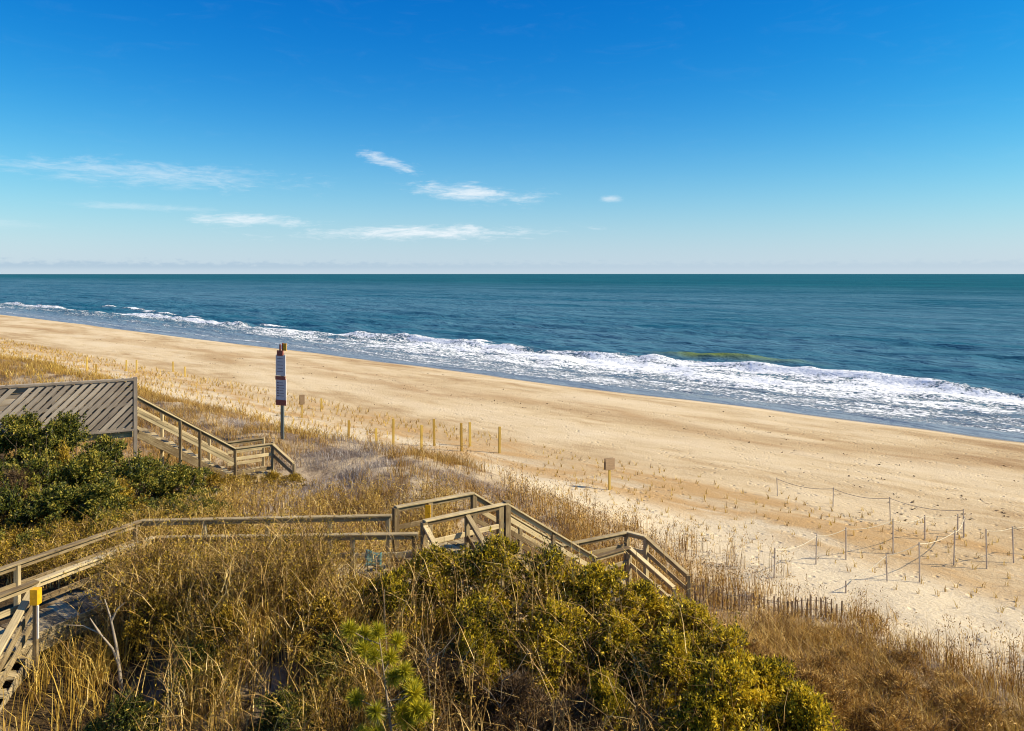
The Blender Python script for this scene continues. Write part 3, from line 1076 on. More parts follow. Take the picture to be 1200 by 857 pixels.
def teal_sheet():
    n, k = 9, 7
    V = []
    for i in range(n):
        for j in range(k):
            u, v = i / (n - 1), j / (k - 1)
            V.append(((u - .5) * .42, .10 * math.sin(3 * u + 2 * v) * .4 + .16 * v, (v - .5) * .40 + .04 * math.sin(5 * u + v)))
    Fq = [(i * k + j, (i + 1) * k + j, (i + 1) * k + j + 1, i * k + j + 1) for i in range(n - 1) for j in range(k - 1)]
    me = mesh_np('plastic_sheet', np.array(V), np.array(Fq), smooth=True)
    o = obj('plastic_sheet', me, TEAL, None, (-2.80, 16.0, 5.74))
    o.scale = (.8, .8, .7)
    sm = o.modifiers.new('thick', 'SOLIDIFY'); sm.thickness = .012
    tag(o, 'faded teal plastic sheet caught below the walkway rail left of the platform', 'sheet')


teal_sheet()

# ------------------------------------------------------------------ vegetation meshes (numpy)
def blades(P, H, Wd, lean=.25, bend=.35, rs=rng):
    """grass blades: P (n,3) roots, H heights, Wd widths -> verts, tris"""
    n = len(P)
    th = rs.rand(n) * 2 * math.pi
    d = np.stack([np.cos(th), np.sin(th), np.zeros(n)], -1)
    ph = rs.rand(n) * 2 * math.pi
    sd = np.stack([np.cos(ph), np.sin(ph), np.zeros(n)], -1) * (Wd / 2)[:, None]
    l1 = (rs.rand(n) * lean)[:, None] * H[:, None]
    l2 = l1 + (rs.rand(n) * bend)[:, None] * H[:, None]
    up = np.array([0, 0, 1.])
    m = P + d * l1 * .5 + up * (H * .55)[:, None]
    tip = P + d * l2 + up * (H * (1 - .15 * rs.rand(n)))[:, None]
    V = np.stack([P - sd, P + sd, m - sd * .75, m + sd * .75, tip], 1).reshape(-1, 3)
    b = np.arange(n)[:, None] * 5
    F3 = np.stack([b + [0, 1, 3], b + [0, 3, 2], b + [2, 3, 4]], 1).reshape(-1, 3)
    return V, F3


def leaves(P, A, L, W, rs=rng, fold=.25):
    """diamond leaves at P pointing along A (n,3), folded along the midrib -> verts, tris"""
    n = len(P)
    A = A / (np.linalg.norm(A, axis=1)[:, None] + 1e-9)
    R_ = rs.randn(n, 3)
    B = np.cross(A, R_); B /= np.linalg.norm(B, axis=1)[:, None] + 1e-9
    C = np.cross(A, B)
    L = L[:, None]; W = W[:, None]
    mid = P + A * L * .5
    v0 = P; v2 = P + A * L
    v1 = mid + B * W * .5 + C * W * fold
    v3 = mid - B * W * .5 + C * W * fold
    V = np.stack([v0, v1, v2, v3], 1).reshape(-1, 3)
    b = np.arange(n)[:, None] * 4
    F3 = np.stack([b + [0, 1, 2], b + [0, 2, 3]], 1).reshape(-1, 3)
    return V, F3


def on_ground(xy, sink=.03):
    return np.stack([xy[:, 0], xy[:, 1], ground(xy[:, 0], xy[:, 1]) - sink], -1)


def st2xy(s, t):
    return np.stack([D[0] * t + N[0] * s, D[1] * t + N[1] * s], -1)


def in_view(xy, pad=1.06, ymin=7.0):
    return (xy[:, 1] > ymin) & (np.abs(xy[:, 0]) < .645 * pad * xy[:, 1] + 1.0)


def seg_dist(xy, a, b):
    a = np.array(a); b = np.array(b); d = b - a
    u = np.clip(((xy - a) @ d) / (d @ d), 0, 1)
    return np.linalg.norm(xy - (a + u[:, None] * d), axis=1)


WALK = [((-10.3, 10.6), (-7.7, 16.8), .78), ((-7.7, 16.8), (-2.3, 17.0), .80), ((-2.2, 17.3), (-.5, 18.5), .85), ((-.5, 18.5), (3.0, 20.9), .85),
        ((3.2, 20.7), (4.4, 19.7), .6), ((-1.4, 17.0), (-.5, 15.8), .6), ((-8.8, 13.9), (-8.7, 11.6), .75),
        ((-18, 22.2), (-12.2, 25.8), .95), ((-12.2, 25.6), (-8.6, 28.0), .85), ((-8.4, 28), (-6.9, 27.6), .7)]


def clear_walk(xy, pad=0.0):
    ok = np.ones(len(xy), bool)
    for a, b, r in WALK:
        ok &= seg_dist(xy, a, b) > r + pad
    return ok


def stuff(name, V, Fa, mat, label, cat):
    o = obj(name, mesh_np(name, V, Fa), mat)
    tag(o, label, cat, kind='stuff')
    return o


def clumped(xy, per, rad, rs=rng):
    """several blade roots round each clump centre"""
    k = np.repeat(xy, per, axis=0)
    a = rs.rand(len(k)) * 2 * math.pi; r = rad * np.sqrt(rs.rand(len(k)))
    return k + np.stack([np.cos(a) * r, np.sin(a) * r], -1)


def rnd_st(n, s0, s1, t0, t1):
    return rng.uniform(s0, s1, n), rng.uniform(t0, t1, n)


# --- tan grass over the dune
def dune_grass():
    s, t = rnd_st(27000, 8.5, 25.0, -75, -7)
    xy = st2xy(s, t)
    den = fbm(xy[:, 0] * .35 + 3, xy[:, 1] * .35, 3)
    edge = 21.6 + 3.0 * (fbm(t * .15 + 9, s * 0, 3) - .5) * 2 - .8 * sst(-18, -8, t)
    keep = (rng.rand(len(s)) < (.22 + .78 * sst(.30, .56, den)) * (1 - sst(edge - 1.2, edge + .6, s))) & in_view(xy) & clear_walk(xy, .1) & (xy[:, 1] > 17.9)
    gp = fbm(xy[:, 0] * .33 + 12, xy[:, 1] * .33 + 5, 3)
    grey = (gp > .57) & (xy[:, 0] > -13) & (xy[:, 0] < 2) & (xy[:, 1] > 21.5) & (s < 20.5)
    gxy = xy[keep & grey & (rng.rand(len(s)) < .8)]
    keep &= ~(grey & (rng.rand(len(s)) < .82))
    keep &= ~((np.abs(xy[:, 0] + 6.2) < 1.6) & (np.abs(xy[:, 1] - 28.4) < 1.3))
    keep &= ~((xy[:, 0] < -8.2) & (xy[:, 1] < 24.3))
    keep &= (rng.rand(len(s)) < 1 - .6 * sst(-22, -28, t) * sst(14, 17, s))
    xy = xy[keep]
    r = clumped(xy, 11, .20)
    P = on_ground(r)
    H = rng.uniform(.18, .55, len(P)) * (.75 + .5 * vn(P[:, 0] * .5, P[:, 1] * .5))
    V, Fa = blades(P, H, rng.uniform(.008, .018, len(P)), .5, .55)
    Pg = on_ground(clumped(gxy, 9, .22))
    Vg, Fg = blades(Pg, rng.uniform(.12, .42, len(Pg)), rng.uniform(.008, .014, len(Pg)), .9, .8)
    stuff('grey_twigs', Vg, Fg, TWIG_G, 'grey dead twigs in patches on the dune crest', 'twigs')
    stuff('dune_grass', V, Fa, GRASS_T, 'tan dry grass covering the dune behind the boardwalks', 'grass')


# --- brown seed-headed stalks along the seaward edge of the dune
def sea_oats():
    s, t = rnd_st(5200, 15.5, 24.0, -30, 4)
    xy = st2xy(s, t)
    edge = 22.0 - 1.2 * sst(-16, -6, t) + 2.4 * (fbm(t * .25, s * 0 + 2, 3) - .5)
    cl = fbm(xy[:, 0] * .8 + 6, xy[:, 1] * .8 + 2, 3)
    keep = (np.abs(s - edge) < 1.9) & in_view(xy) & clear_walk(xy, .1) & (rng.rand(len(s)) < .85 * sst(.42, .66, cl)) & ((t > -20.5) | (rng.rand(len(s)) < .12))
    keep |= (s > 16.5) & (s < 21.6) & (t > -18.5) & (t < -9) & in_view(xy) & clear_walk(xy, .15) & (rng.rand(len(s)) < .9)
    keep &= ~((xy[:, 0] > 4.4) & (xy[:, 0] < 8.8) & (xy[:, 1] > 19.6) & (xy[:, 1] < 21.6) & (rng.rand(len(s)) < .85))
    c = xy[keep]
    r = clumped(c, 5, .18)
    P = on_ground(r)
    H = rng.uniform(.30, .95, len(P)) * (.6 + .7 * vn(P[:, 0] * .9, P[:, 1] * .9 + 7))
    V1, F1 = blades(P, H, rng.uniform(.009, .016, len(P)), .18, .20)
    tips = V1.reshape(-1, 5, 3)[:, 4]
    q = np.repeat(tips, 4, 0) + rng.randn(len(tips) * 4, 3) * [.025, .025, .07]
    V2, F2 = leaves(q, rng.randn(len(q), 3) * .5 + [0, 0, .8], rng.uniform(.05, .10, len(q)), rng.uniform(.012, .022, len(q)))
    V, Fa = join_np([(V1, F1), (V2, F2)])
    stuff('sea_oats', V, Fa, GRASS_B, 'brown upright sea oats along the seaward edge of the dune', 'grass')


# --- sparse planted tufts on the back beach
def beach_grass():
    parts = []
    # planted rows
    rows = np.arange(24.6, 33.0, .62)
    L = []
    for i, s0 in enumerate(rows):
        tt = np.arange(-300, 6, .55)
        tt = tt + rng.uniform(-.16, .16, len(tt))
        ss = s0 + rng.uniform(-.14, .14, len(tt)) + 1.6 * (fbm(tt * .03 + 3, 0 * tt, 3) - .5)
        k = rng.rand(len(tt)) < .25 + .6 * sst(.40, .6, fbm(tt * .12 + i * 3.1, 0 * tt + i * .3, 3)) * np.where(tt < -30, 1, .75)
        L.append(st2xy(ss[k], tt[k]))
    xy = np.concatenate(L)
    xy = xy[in_view(xy)]
    xy = xy[~((np.abs(xy[:, 0] + 3.5) < 5) & (xy[:, 1] > 38.5) & (xy[:, 1] < 44.5) & (rng.rand(len(xy)) < .8))]
    r = clumped(xy, 6, .06)
    P = on_ground(r)
    dist = P[:, 1]
    H = rng.uniform(.12, .34, len(P)) * np.where(dist > 45, 1.5, 1.0)
    V1, F1 = blades(P, H, rng.uniform(.010, .018, len(P)) * (1 + dist / 70), .5, .6)
    # thicker golden grass on the far left dune line
    s, t = rnd_st(26000, 15, 25.5, -330, -26)
    edge = 24.5 + 3 * (fbm(t * .04, 0 * t + 4, 3) - .5)
    keep = (rng.rand(len(s)) < sst(.42, .64, fbm(t * .10, s * .35, 3)) * (1 - sst(edge - 1, edge + .5, s)) * (.8 - .5 * sst(-80, -45, t)))
    xy2 = st2xy(s[keep], t[keep])
    xy2 = xy2[in_view(xy2) & (xy2[:, 1] > 33)]
    r = clumped(xy2, 8, .22)
    P = on_ground(r)
    H = rng.uniform(.25, .6, len(P))
    V2, F2 = blades(P, H, rng.uniform(.015, .03, len(P)) * (1 + P[:, 1] / 90), .4, .5)
    V, Fa = join_np([(V1, F1), (V2, F2)])
    stuff('beach_grass', V, Fa, GRASS_G, 'golden sparse grass tufts planted in rows along the back beach', 'grass')


# --- brown brush on the right hand dune
def brown_brush():
    n = 15000
    xy = np.stack([rng.uniform(1.5, 14, n), rng.uniform(9.5, 21.5, n)], -1)
    s = xy @ np.array(N); t = xy @ np.array(D)
    den = fbm(xy[:, 0] * .55 + 8, xy[:, 1] * .55, 3)
    edge = 20.3 + 2.2 * (fbm(t * .3 + 4, s * 0 + 1, 3) - .5) + .5 * sst(-2, -8, t)
    keep = (rng.rand(n) < (.10 + .90 * sst(.38, .58, den)) * (1 - sst(edge - 1.0, edge + .5, s))) & in_view(xy) & clear_walk(xy)
    bare = ((xy[:, 0] - 11.9) / 2.0) ** 2 + ((xy[:, 1] - 18.7) / 1.1) ** 2 < 1
    keep &= ~bare
    keep &= ~((xy[:, 0] > 4.4) & (xy[:, 0] < 8.8) & (xy[:, 1] > 19.75))
    keep &= ~((xy[:, 0] < 3.4) & (xy[:, 1] < 14.0))
    c = xy[keep]
    r = clumped(c, 9, .16)
    P = on_ground(r)
    H = rng.uniform(.22, .80, len(P)) * (.35 + 1.25 * fbm(P[:, 0] * .9 + 5, P[:, 1] * .9, 2))
    V1, F1 = blades(P, H, rng.uniform(.006, .014, len(P)), .55, .7)
    # crooked twigs with bits of dry leaf
    c2 = c[rng.rand(len(c)) < .35]
    P2 = on_ground(clumped(c2, 6, .2)) + [0, 0, .1]
    a = rng.randn(len(P2), 3) + [0, 0, 1.0]
    pp = P2 + a * rng.uniform(.05, .3, len(P2))[:, None]
    pp[:, 2] = np.maximum(pp[:, 2], P2[:, 2])
    V2, F2 = leaves(pp, rng.randn(len(pp), 3) + [0, 0, .4], rng.uniform(.04, .10, len(pp)), rng.uniform(.012, .03, len(pp)))
    V, Fa = join_np([(V1, F1), (V2, F2)])
    stuff('brown_brush', V, Fa, GRASS_B, 'rust brown dry brush filling the lower right corner', 'brush')
    k = rng.rand(len(c)) < .35
    P = on_ground(clumped(c[k], 6, .2))
    V, Fa = blades(P, rng.uniform(.25, .9, len(P)), rng.uniform(.007, .013, len(P)), .4, .6)
    stuff('golden_straw', V, Fa, GRASS_G, 'golden straw streaks in the brown brush at right', 'grass')
    # paler grey stems mixed in
    k = rng.rand(len(c)) < .30
    P = on_ground(clumped(c[k], 4, .25))
    V, Fa = blades(P, rng.uniform(.35, .85, len(P)), rng.uniform(.006, .011, len(P)), .5, .6)
    stuff('grey_stems', V, Fa, TWIG, 'thin grey dead stems standing in the brown brush at right', 'stems')


# --- tall leafy weeds left and centre foreground
def weeds(n, x0, x1, y0, y1, hmin, hmax, keepf, nl, lmat, name, label, stem_w=.019, leaf_l=(.035, .08), cat='weeds', lean=.28, seed=1, stem_mat=None, topbias=.55):
    rs = np.random.RandomState(seed)
    xy = np.stack([rs.uniform(x0, x1, n), rs.uniform(y0, y1, n)], -1)
    keep = in_view(xy) & clear_walk(xy, .08) & keepf(xy, rs)
    xy = xy[keep]
    P = on_ground(xy)
    H = rs.uniform(hmin, hmax, len(P)) * (.72 + .5 * fbm(P[:, 0] * .5 + 3, P[:, 1] * .5, 2))
    V1, F1 = blades(P, H, rs.uniform(stem_w * .7, stem_w * 1.3, len(P)), lean, lean * 1.1, rs)
    B = V1.reshape(-1, 5, 3).copy()
    base, mid, tip = (B[:, 0] + B[:, 1]) / 2, (B[:, 2] + B[:, 3]) / 2, B[:, 4]
    # side twigs on the upper half of every stalk
    nb_ = 4
    ub = (.45 + .5 * rs.rand(len(P), nb_))[..., None]
    qb = np.where(ub < .55, base[:, None] + (mid - base)[:, None] * (ub / .55), mid[:, None] + (tip - mid)[:, None] * ((ub - .55) / .45)).reshape(-1, 3)
    V3_, F3_ = blades(qb, np.repeat(H, nb_) * rs.uniform(.12, .30, len(qb)), np.full(len(qb), stem_w * .6), 1.3, 1.2, rs)
    tb = V3_.reshape(-1, 5, 3)[:, 4]
    V1, F1 = join_np([(V1, F1), (V3_, F3_)])
    u = topbias + (1 - topbias) * rs.rand(len(P), nl) ** .8
    u = u[..., None]
    q = np.where(u < .55, base[:, None] + (mid - base)[:, None] * (u / .55), mid[:, None] + (tip - mid)[:, None] * ((u - .55) / .45)).reshape(-1, 3)
    q = q + rs.randn(len(q), 3) * .016
    k_ = rs.randint(0, len(tb), int(len(q) * .8))
    q = np.concatenate([q, tb[k_] + rs.randn(len(k_), 3) * .03])
    V2, F2 = leaves(q, rs.randn(len(q), 3) * .8 + [0, 0, .7], rs.uniform(*leaf_l, len(q)), rs.uniform(.007, .019, len(q)), rs)
    stuff(name, V2, F2, lmat, label, cat)
    return V1, F1, xy


def foreground():
    stems = []

    def k1(xy, rs):
        x, y = xy.T
        d = fbm(x * 1.3 + 1, y * 1.0 + 4, 3)
        return (rs.rand(len(x)) < .06 + .94 * sst(.43, .58, d)) & (x < -1.4 + .5 * np.sin(y * 1.7)) & ~((x < -6.2) & (y < 13.6) & (rs.rand(len(x)) < .75))
    v, f, xy = weeds(4300, -8.6, -.8, 7.5, 16.0, .85, 2.2, k1, 9, LEAF_OL, 'leafy_weeds',
                     'golden olive leafy weeds filling the left foreground below the walkway', seed=5)
    stems.append((v, f))

    def k1b(xy, rs):
        x, y = xy.T
        return (rs.rand(len(x)) < .35 + .65 * sst(.34, .5, fbm(x * .9 + 1, y * .9 + 4, 3)))
    v, f, xy = weeds(1250, -7.4, -3.4, 14.0, 16.15, 1.55, 2.2, k1b, 21, LEAF_OL, 'tall_weeds',
                     'golden tall weeds growing up over the near walkway rail', seed=6, topbias=.35)
    stems.append((v, f))

    def k2(xy, rs):
        x, y = xy.T
        return rs.rand(len(x)) < .25 + .75 * sst(.38, .6, fbm(x * .6 + 21, y * .6, 3))
    v, f, xy = weeds(2600, -13.0, -6.4, 17.5, 20.2, .4, .95, k2, 20, LEAF_OL, 'low_weeds',
                     'olive low weeds between the far walkway rail and the dark bushes', seed=8)
    stems.append((v, f))
    v, f, xy = weeds(4600, -8.8, -1.6, 18.0, 24.5, .40, 1.0, k2, 10, GRASS_G, 'golden_weeds',
                     'golden brown weeds on the slope behind the walkway', seed=9, leaf_l=(.05, .10))
    stems.append((v, f))

    v, f, xy = weeds(430, -2.2, 3.6, 10.6, 14.7, 1.9, 3.0, k1b, 10, GRASS_B, 'thicket_stems',
                     'brown dry stems poking through the green thicket', seed=15, lean=.22, topbias=.5)
    stems.append((v, f))

    # bare dark twiggy brush low in the centre
    def k3(xy, rs):
        x, y = xy.T
        return (rs.rand(len(x)) < .3 + .7 * sst(.35, .6, fbm(x * .8 + 2, y * .8, 3)))
    v, f, xy = weeds(3200, -1.9, 3.2, 8.0, 13.4, .6, 1.5, k3, 8, GRASS_B, 'twiggy_brush',
                     'dark brown twiggy brush at the bottom centre below the green bushes', seed=12, lean=.35, topbias=.3)
    stems.append((v, f))
    V, Fa = join_np(stems)
    stuff('dry_stems', V, Fa, TWIG, 'pale dry stems standing among the foreground weeds', 'stems')
    # long golden straw among the weeds
    n = 3600
    xy = np.stack([rng.uniform(-8.5, 0, n), rng.uniform(7.5, 15.9, n)], -1)
    xy = xy[in_view(xy) & clear_walk(xy, .05) & (rng.rand(n) < sst(.40, .6, fbm(xy[:, 0] * .8, xy[:, 1] * .8 + 9, 3)) * (1 - .75 * sst(-4.8, -6.6, xy[:, 0]) * sst(13.8, 12.6, xy[:, 1])))]
    P = on_ground(clumped(xy, 9, .14))
    V, Fa = blades(P, rng.uniform(.35, 1.35, len(P)) * (.6 + .7 * vn(P[:, 0] * 1.1, P[:, 1] * 1.1)), rng.uniform(.009, .020, len(P)), .35, .6)
    stuff('straw', V, Fa, GRASS_G, 'golden long straw among the weeds in the left foreground', 'grass')


def wrack():
    a = np.stack([rng.normal(17.5, 2.2, 40), rng.normal(32.5, 2.6, 40)], -1)
    sb_ = rng.normal(44.5, 2.5, 110); tb_ = rng.uniform(-130, 5, 110)
    b = st2xy(sb_, tb_)
    c = st2xy(rng.uniform(33, 58, 50), rng.uniform(-90, 0, 50))
    xy = np.concatenate([a, b, c]); xy = xy[in_view(xy)]
    xy = clumped(xy, 3, .14)
    P = on_ground(xy, -.012)
    A = rng.randn(len(P), 3) * [1, 1, .12]
    V, Fa = leaves(P, A, rng.uniform(.06, .20, len(P)), rng.uniform(.03, .08, len(P)))
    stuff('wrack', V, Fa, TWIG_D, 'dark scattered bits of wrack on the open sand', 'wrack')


dune_grass(); wrack(); sea_oats(); beach_grass(); brown_brush(); foreground()

# ------------------------------------------------------------------ shrubs
def shrub_parts(seed, nsprig, per, leaf_l, leaf_w, R=1.0, H=1.0, up=.6):
    """unit shrub: radius 1, height 1.  Returns leaf mesh arrays and stem mesh arrays"""
    rs = np.random.RandomState(seed)
    lobes = []
    ph0 = rs.rand() * 6.28
    for i in range(int(44 * H)):
        a = rs.rand() * 2 * math.pi; e = rs.rand() ** .8 * math.pi / 2
        q = (.62 + .38 * rs.rand() ** .6) * (.86 + .18 * math.sin(3 * a + ph0) * math.cos(e))
        r = .86 * math.cos(e) * q; zc = .10 + .80 * math.sin(e) * q
        lobes.append((r * math.cos(a), r * math.sin(a), zc * H, .055 + .15 * rs.rand() ** 1.6))
    lobes = np.array(lobes)
    nsprig = int(nsprig * (.45 + .55 * H))
    k = rs.randint(0, len(lobes), nsprig)
    d = rs.randn(nsprig, 3); d /= np.linalg.norm(d, axis=1)[:, None]
    d[:, 2] = np.abs(d[:, 2]) * .9 - .25 * rs.rand(nsprig)
    rad = lobes[k, 3] * (.45 + .65 * rs.rand(nsprig) ** .5)
    C = lobes[k, :3] + d * rad[:, None] * [1, 1, .85]
    C[:, 2] = np.clip(C[:, 2], .06, None)
    axis_ = d * .8 + [0, 0, up] + rs.randn(nsprig, 3) * .35
    P = np.repeat(C, per, 0); A = np.repeat(axis_, per, 0)
    P = P + np.repeat(axis_ / np.linalg.norm(axis_, axis=1)[:, None], per, 0) * (rs.rand(len(P)) * .11)[:, None] + rs.randn(len(P), 3) * .014
    A = A + rs.randn(len(P), 3) * .75
    # long shoots that break the outline, leaves set along them
    shoots = []
    for i in range(46):
        l = lobes[rs.randint(len(lobes))]
        b = l[:3] + rs.randn(3) * .06
        dv = np.array([b[0], b[1], .25]) * .5 + rs.randn(3) * .3 + [0, 0, .55]
        dv /= np.linalg.norm(dv)
        e = b + dv * (l[3] + rs.uniform(.08, .26))
        shoots.append((b, e))
        m_ = 22
        uu = rs.rand(m_, 1)
        P = np.concatenate([P, b + (e - b) * uu + rs.randn(m_, 3) * .012])
        A = np.concatenate([A, dv * .8 + rs.randn(m_, 3) * .8])
    V, Fa = leaves(P, A, rs.uniform(*leaf_l, len(P)), rs.uniform(*leaf_w, len(P)), rs)
    st = [tube([b, (b + e) / 2, e], [.007, .005, .002], 4) for b, e in shoots]
    for i in range(14):
        l = lobes[i % len(lobes)]
        b = np.array([rs.uniform(-.12, .12), rs.uniform(-.12, .12), -.06])
        e = l[:3] + [0, 0, .08]
        m1 = b + (e - b) * .4 + rs.randn(3) * .05; m2 = b + (e - b) * .75 + rs.randn(3) * .05
        st.append(tube([b, m1, m2, e], [.022, .016, .010, .004], 5))
        for j in range(5):
            q = m2 + (e - m2) * rs.rand(); e2 = q + rs.randn(3) * .18 + [0, 0, .1]
            st.append(tube([q, (q + e2) / 2 + rs.randn(3) * .02, e2], [.007, .005, .002], 4))
    return (V, Fa), join_np(st)


SH = {}
for key, mat, seeds, ns, per, ll, lw in (('yg', LEAF_YG, (1, 2, 3, 13), 1250, 8, (.035, .085), (.016, .036)),
                                         ('dg', LEAF_DG, (4, 5, 6, 14), 950, 8, (.04, .09), (.020, .042)),
                                         ('ol', LEAF_OL, (7, 8), 800, 8, (.04, .075), (.018, .032)),
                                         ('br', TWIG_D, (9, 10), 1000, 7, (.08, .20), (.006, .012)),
                                         ('ru', GRASS_B, (11, 12), 800, 7, (.07, .17), (.006, .013))):
    SH[key] = []
    for sd in seeds:
        row = []
        for asp in ((1.0, 1.7, 2.6) if key in ('yg', 'dg') else (1.0, 1.7)):
            (lv, lf), (sv_, sf) = shrub_parts(sd, ns, per, ll, lw, H=asp)
            ml = mesh_np('foliage_' + key, lv, lf); ml.materials.append(mat)
            ms = mesh_np('stems_' + key, sv_, sf, smooth=True); ms.materials.append(BARKD)
            row.append((asp, ml, ms))
        SH[key].append(row)


def shrub(x, y, h, r, key, label, group, seed):
    rs = random.Random(seed)
    z = gz(x, y)
    par = empty('evergreen_shrub', (x, y, z - .03), label, 'shrub', group)
    par.rotation_euler = (0, 0, rs.random() * 6.28)
    asp, ml, ms = min(SH[key][seed % len(SH[key])], key=lambda q: abs(math.log(q[0] * r / h)))
    par.scale = (r, r, h / asp)
    for nm, me in (('foliage', ml), ('stems', ms)):
        o = bpy.data.objects.new(nm, me)
        o.parent = par
        col.objects.link(o)


LYG = 'yellow-green evergreen bush in the thicket hiding the foot of the stairs'
GYG = 'yellow-green bushes in the centre thicket'
C1 = [(-2.2, 14.3, 1.2, .8), (-1.45, 15.0, 1.75, .95), (-.35, 14.9, 2.25, 1.1), (.65, 14.9, 2.2, 1.1), (1.5, 14.7, 2.15, 1.05),
      (2.35, 14.5, 2.0, 1.05), (3.05, 14.0, 1.95, 1.0), (3.5, 13.2, 1.85, 1.0), (3.95, 12.5, 1.65, .95), (4.3, 11.7, 1.5, .9),
      (2.65, 13.1, 1.75, 1.0), (1.75, 13.6, 1.65, .95), (3.15, 12.0, 1.65, 1.0), (2.75, 11.7, 1.2, .8), (3.5, 10.9, 1.35, .95),
      (.7, 13.6, 1.6, .9), (-.5, 13.6, 1.5, .9), (4.4, 10.7, 1.15, .85), (3.1, 10.2, 1.0, .75),
      (-.6, 12.9, 1.3, .55), (1.45, 12.3, 1.2, .5), (-1.5, 11.9, 1.1, .45)]
for i, (x, y, h, r) in enumerate(C1):
    lb = LYG
    if i == 0: lb = 'small yellow-green bush at the left end of the centre thicket, below the platform'
    if i == 2: lb = 'tallest yellow-green bush, covering the side stair of the platform'
    if i > 18: lb = 'small loose yellow-green bush in the brown brush below the main thicket'
    if i == 17: lb = 'low yellow-green bush at the lower right end of the centre thicket'
    shrub(x, y, h * 1.15 + .26 + .85 * float(bank_drop(x, y)), r, 'yg', lb, GYG, 20 + i)
LDG = 'dark green bush in the shaded thicket before the slatted screen'
GDG = 'dark bushes before the slatted screen'
C2 = [(-15.3, 22.3, 2.3, 1.2), (-14.1, 22.9, 2.9, 1.2), (-13.0, 23.2, 2.75, 1.15), (-12.0, 23.4, 2.0, 1.1), (-11.0, 23.5, 1.5, 1.1),
      (-13.9, 21.2, 1.7, 1.2), (-12.7, 21.5, 1.9, 1.2), (-11.5, 21.8, 1.9, 1.2), (-10.4, 22.0, 1.75, 1.15), (-9.3, 22.5, 1.5, 1.1),
      (-12.9, 20.1, 1.25, 1.1), (-11.6, 20.3, 1.5, 1.15), (-10.5, 20.6, 1.45, 1.1), (-14.6, 20.6, 1.1, 1.0)]
for i, (x, y, h, r) in enumerate(C2):
    lb = LDG
    if i == 9: lb = 'dark green bush at the right end of the thicket, below the far stairs'
    if i == 0: lb = 'dark green bush at the left edge, overlapping the slatted screen'
    shrub(x, y, h * 1.12 + .05, r * 1.06, 'dg', lb, GDG, 60 + i)
C6 = [(-14.6, 21.6, 1.7, .7), (-12.4, 22.0, 1.75, .6), (-13.4, 20.3, 1.2, .8), (-10.3, 21.0, 1.2, .7)]
for i, (x, y, h, r) in enumerate(C6):
    shrub(x, y, h * 1.35, r, 'ol', 'yellow-olive bush rising out of the dark thicket before the screen', 'olive bushes in the dark thicket', 170 + i)
C9 = [(-11.4, 19.1, .8, .9), (-10.0, 19.6, .9, .9), (-9.0, 20.6, .9, .9), (-12.6, 18.8, .8, .9), (-8.3, 21.5, .8, .8)]
for i, (x, y, h, r) in enumerate(C9):
    shrub(x, y, h, r, 'dg', 'low dark green bush at the foot of the thicket behind the left walkway', 'low bushes below the dark thicket', 230 + i)
C3 = [(-11.9, 18.4, .7, .8), (-10.6, 18.3, .65, .8), (-9.5, 18.8, .7, .8), (-8.6, 19.4, .7, .8), (-12.9, 18.0, .7, .8), (-5.6, 14.4, 1.45, .9), (-4.0, 14.7, 1.45, .95), (-3.2, 13.6, 1.5, .9), (-2.9, 14.9, 1.3, .7), (-6.3, 14.0, 1.3, .7), (-4.8, 13.4, 1.4, .7)]
for i, (x, y, h, r) in enumerate(C3):
    shrub(x, y, h, r, 'ol', 'olive yellow low bush behind the left walkway rail' if i < 5 else 'olive yellow bush among the tall weeds in front of the long walkway rail',
          'olive bushes behind the rail' if i < 5 else 'olive bushes in the foreground weeds', 90 + i)

C5 = [(6.2, 15.8, .8, .9), (7.4, 15.2, .85, 1.0), (5.4, 14.2, .9, 1.0), (6.4, 13.6, .85, 1.0), (8.3, 14.6, .8, 1.0), (5.6, 12.2, .9, .9), (7.2, 17.2, .7, .8),
      (9.0, 16.2, .75, .9), (6.9, 12.6, .8, .9), (8.6, 17.6, .6, .8), (4.9, 16.6, .8, .8)]
for i, (x, y, h, r) in enumerate(C5):
    shrub(x, y, h + .5 * float(bank_drop(x, y)), r, 'ru', 'rust brown dry bush in the brush at the lower right', 'rust bushes at the lower right', 150 + i)
C7 = [(-10.6, 25.2, .95, .7), (-9.7, 25.9, .75, .65), (-8.9, 26.4, .62, .6), (-8.1, 26.8, .6, .6), (-7.3, 26.6, .5, .6), (-11.3, 24.7, 1.2, .7), (-10.2, 25.5, .8, .6), (-9.3, 26.0, .7, .6)]
for i, (x, y, h, r) in enumerate(C7):
    shrub(x, y, h, r, 'ol', 'small olive bush against the near side of the far stairs', 'olive bushes beside the far stairs', 190 + i)
C8 = [(-6.0, 12.4, .9, .7), (-4.7, 11.4, .8, .7), (-3.5, 12.3, .9, .7), (-5.1, 13.2, 1.0, .7), (-2.7, 11.0, .9, .7), (-3.9, 10.2, .8, .7), (-2.9, 13.2, 1.1, .7)]
for i, (x, y, h, r) in enumerate(C8):
    shrub(x, y, h + .4 * float(bank_drop(x, y)), r, 'dg', 'small dark green bush sunk among the tall foreground straw', 'dark bushes in the foreground straw', 210 + i)
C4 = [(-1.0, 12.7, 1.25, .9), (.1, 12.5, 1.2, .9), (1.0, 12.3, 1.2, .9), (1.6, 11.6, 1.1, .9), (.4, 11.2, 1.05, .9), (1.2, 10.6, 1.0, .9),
      (-.6, 11.2, 1.05, .9), (1.9, 9.9, .9, .9), (.8, 9.6, .85, .9), (-.4, 9.9, .85, .9), (-13.9, 19.8, 1.3, 1.1), (-14.6, 21.2, 2.0, 1.0), (-12.9, 20.9, 1.9, .8)]
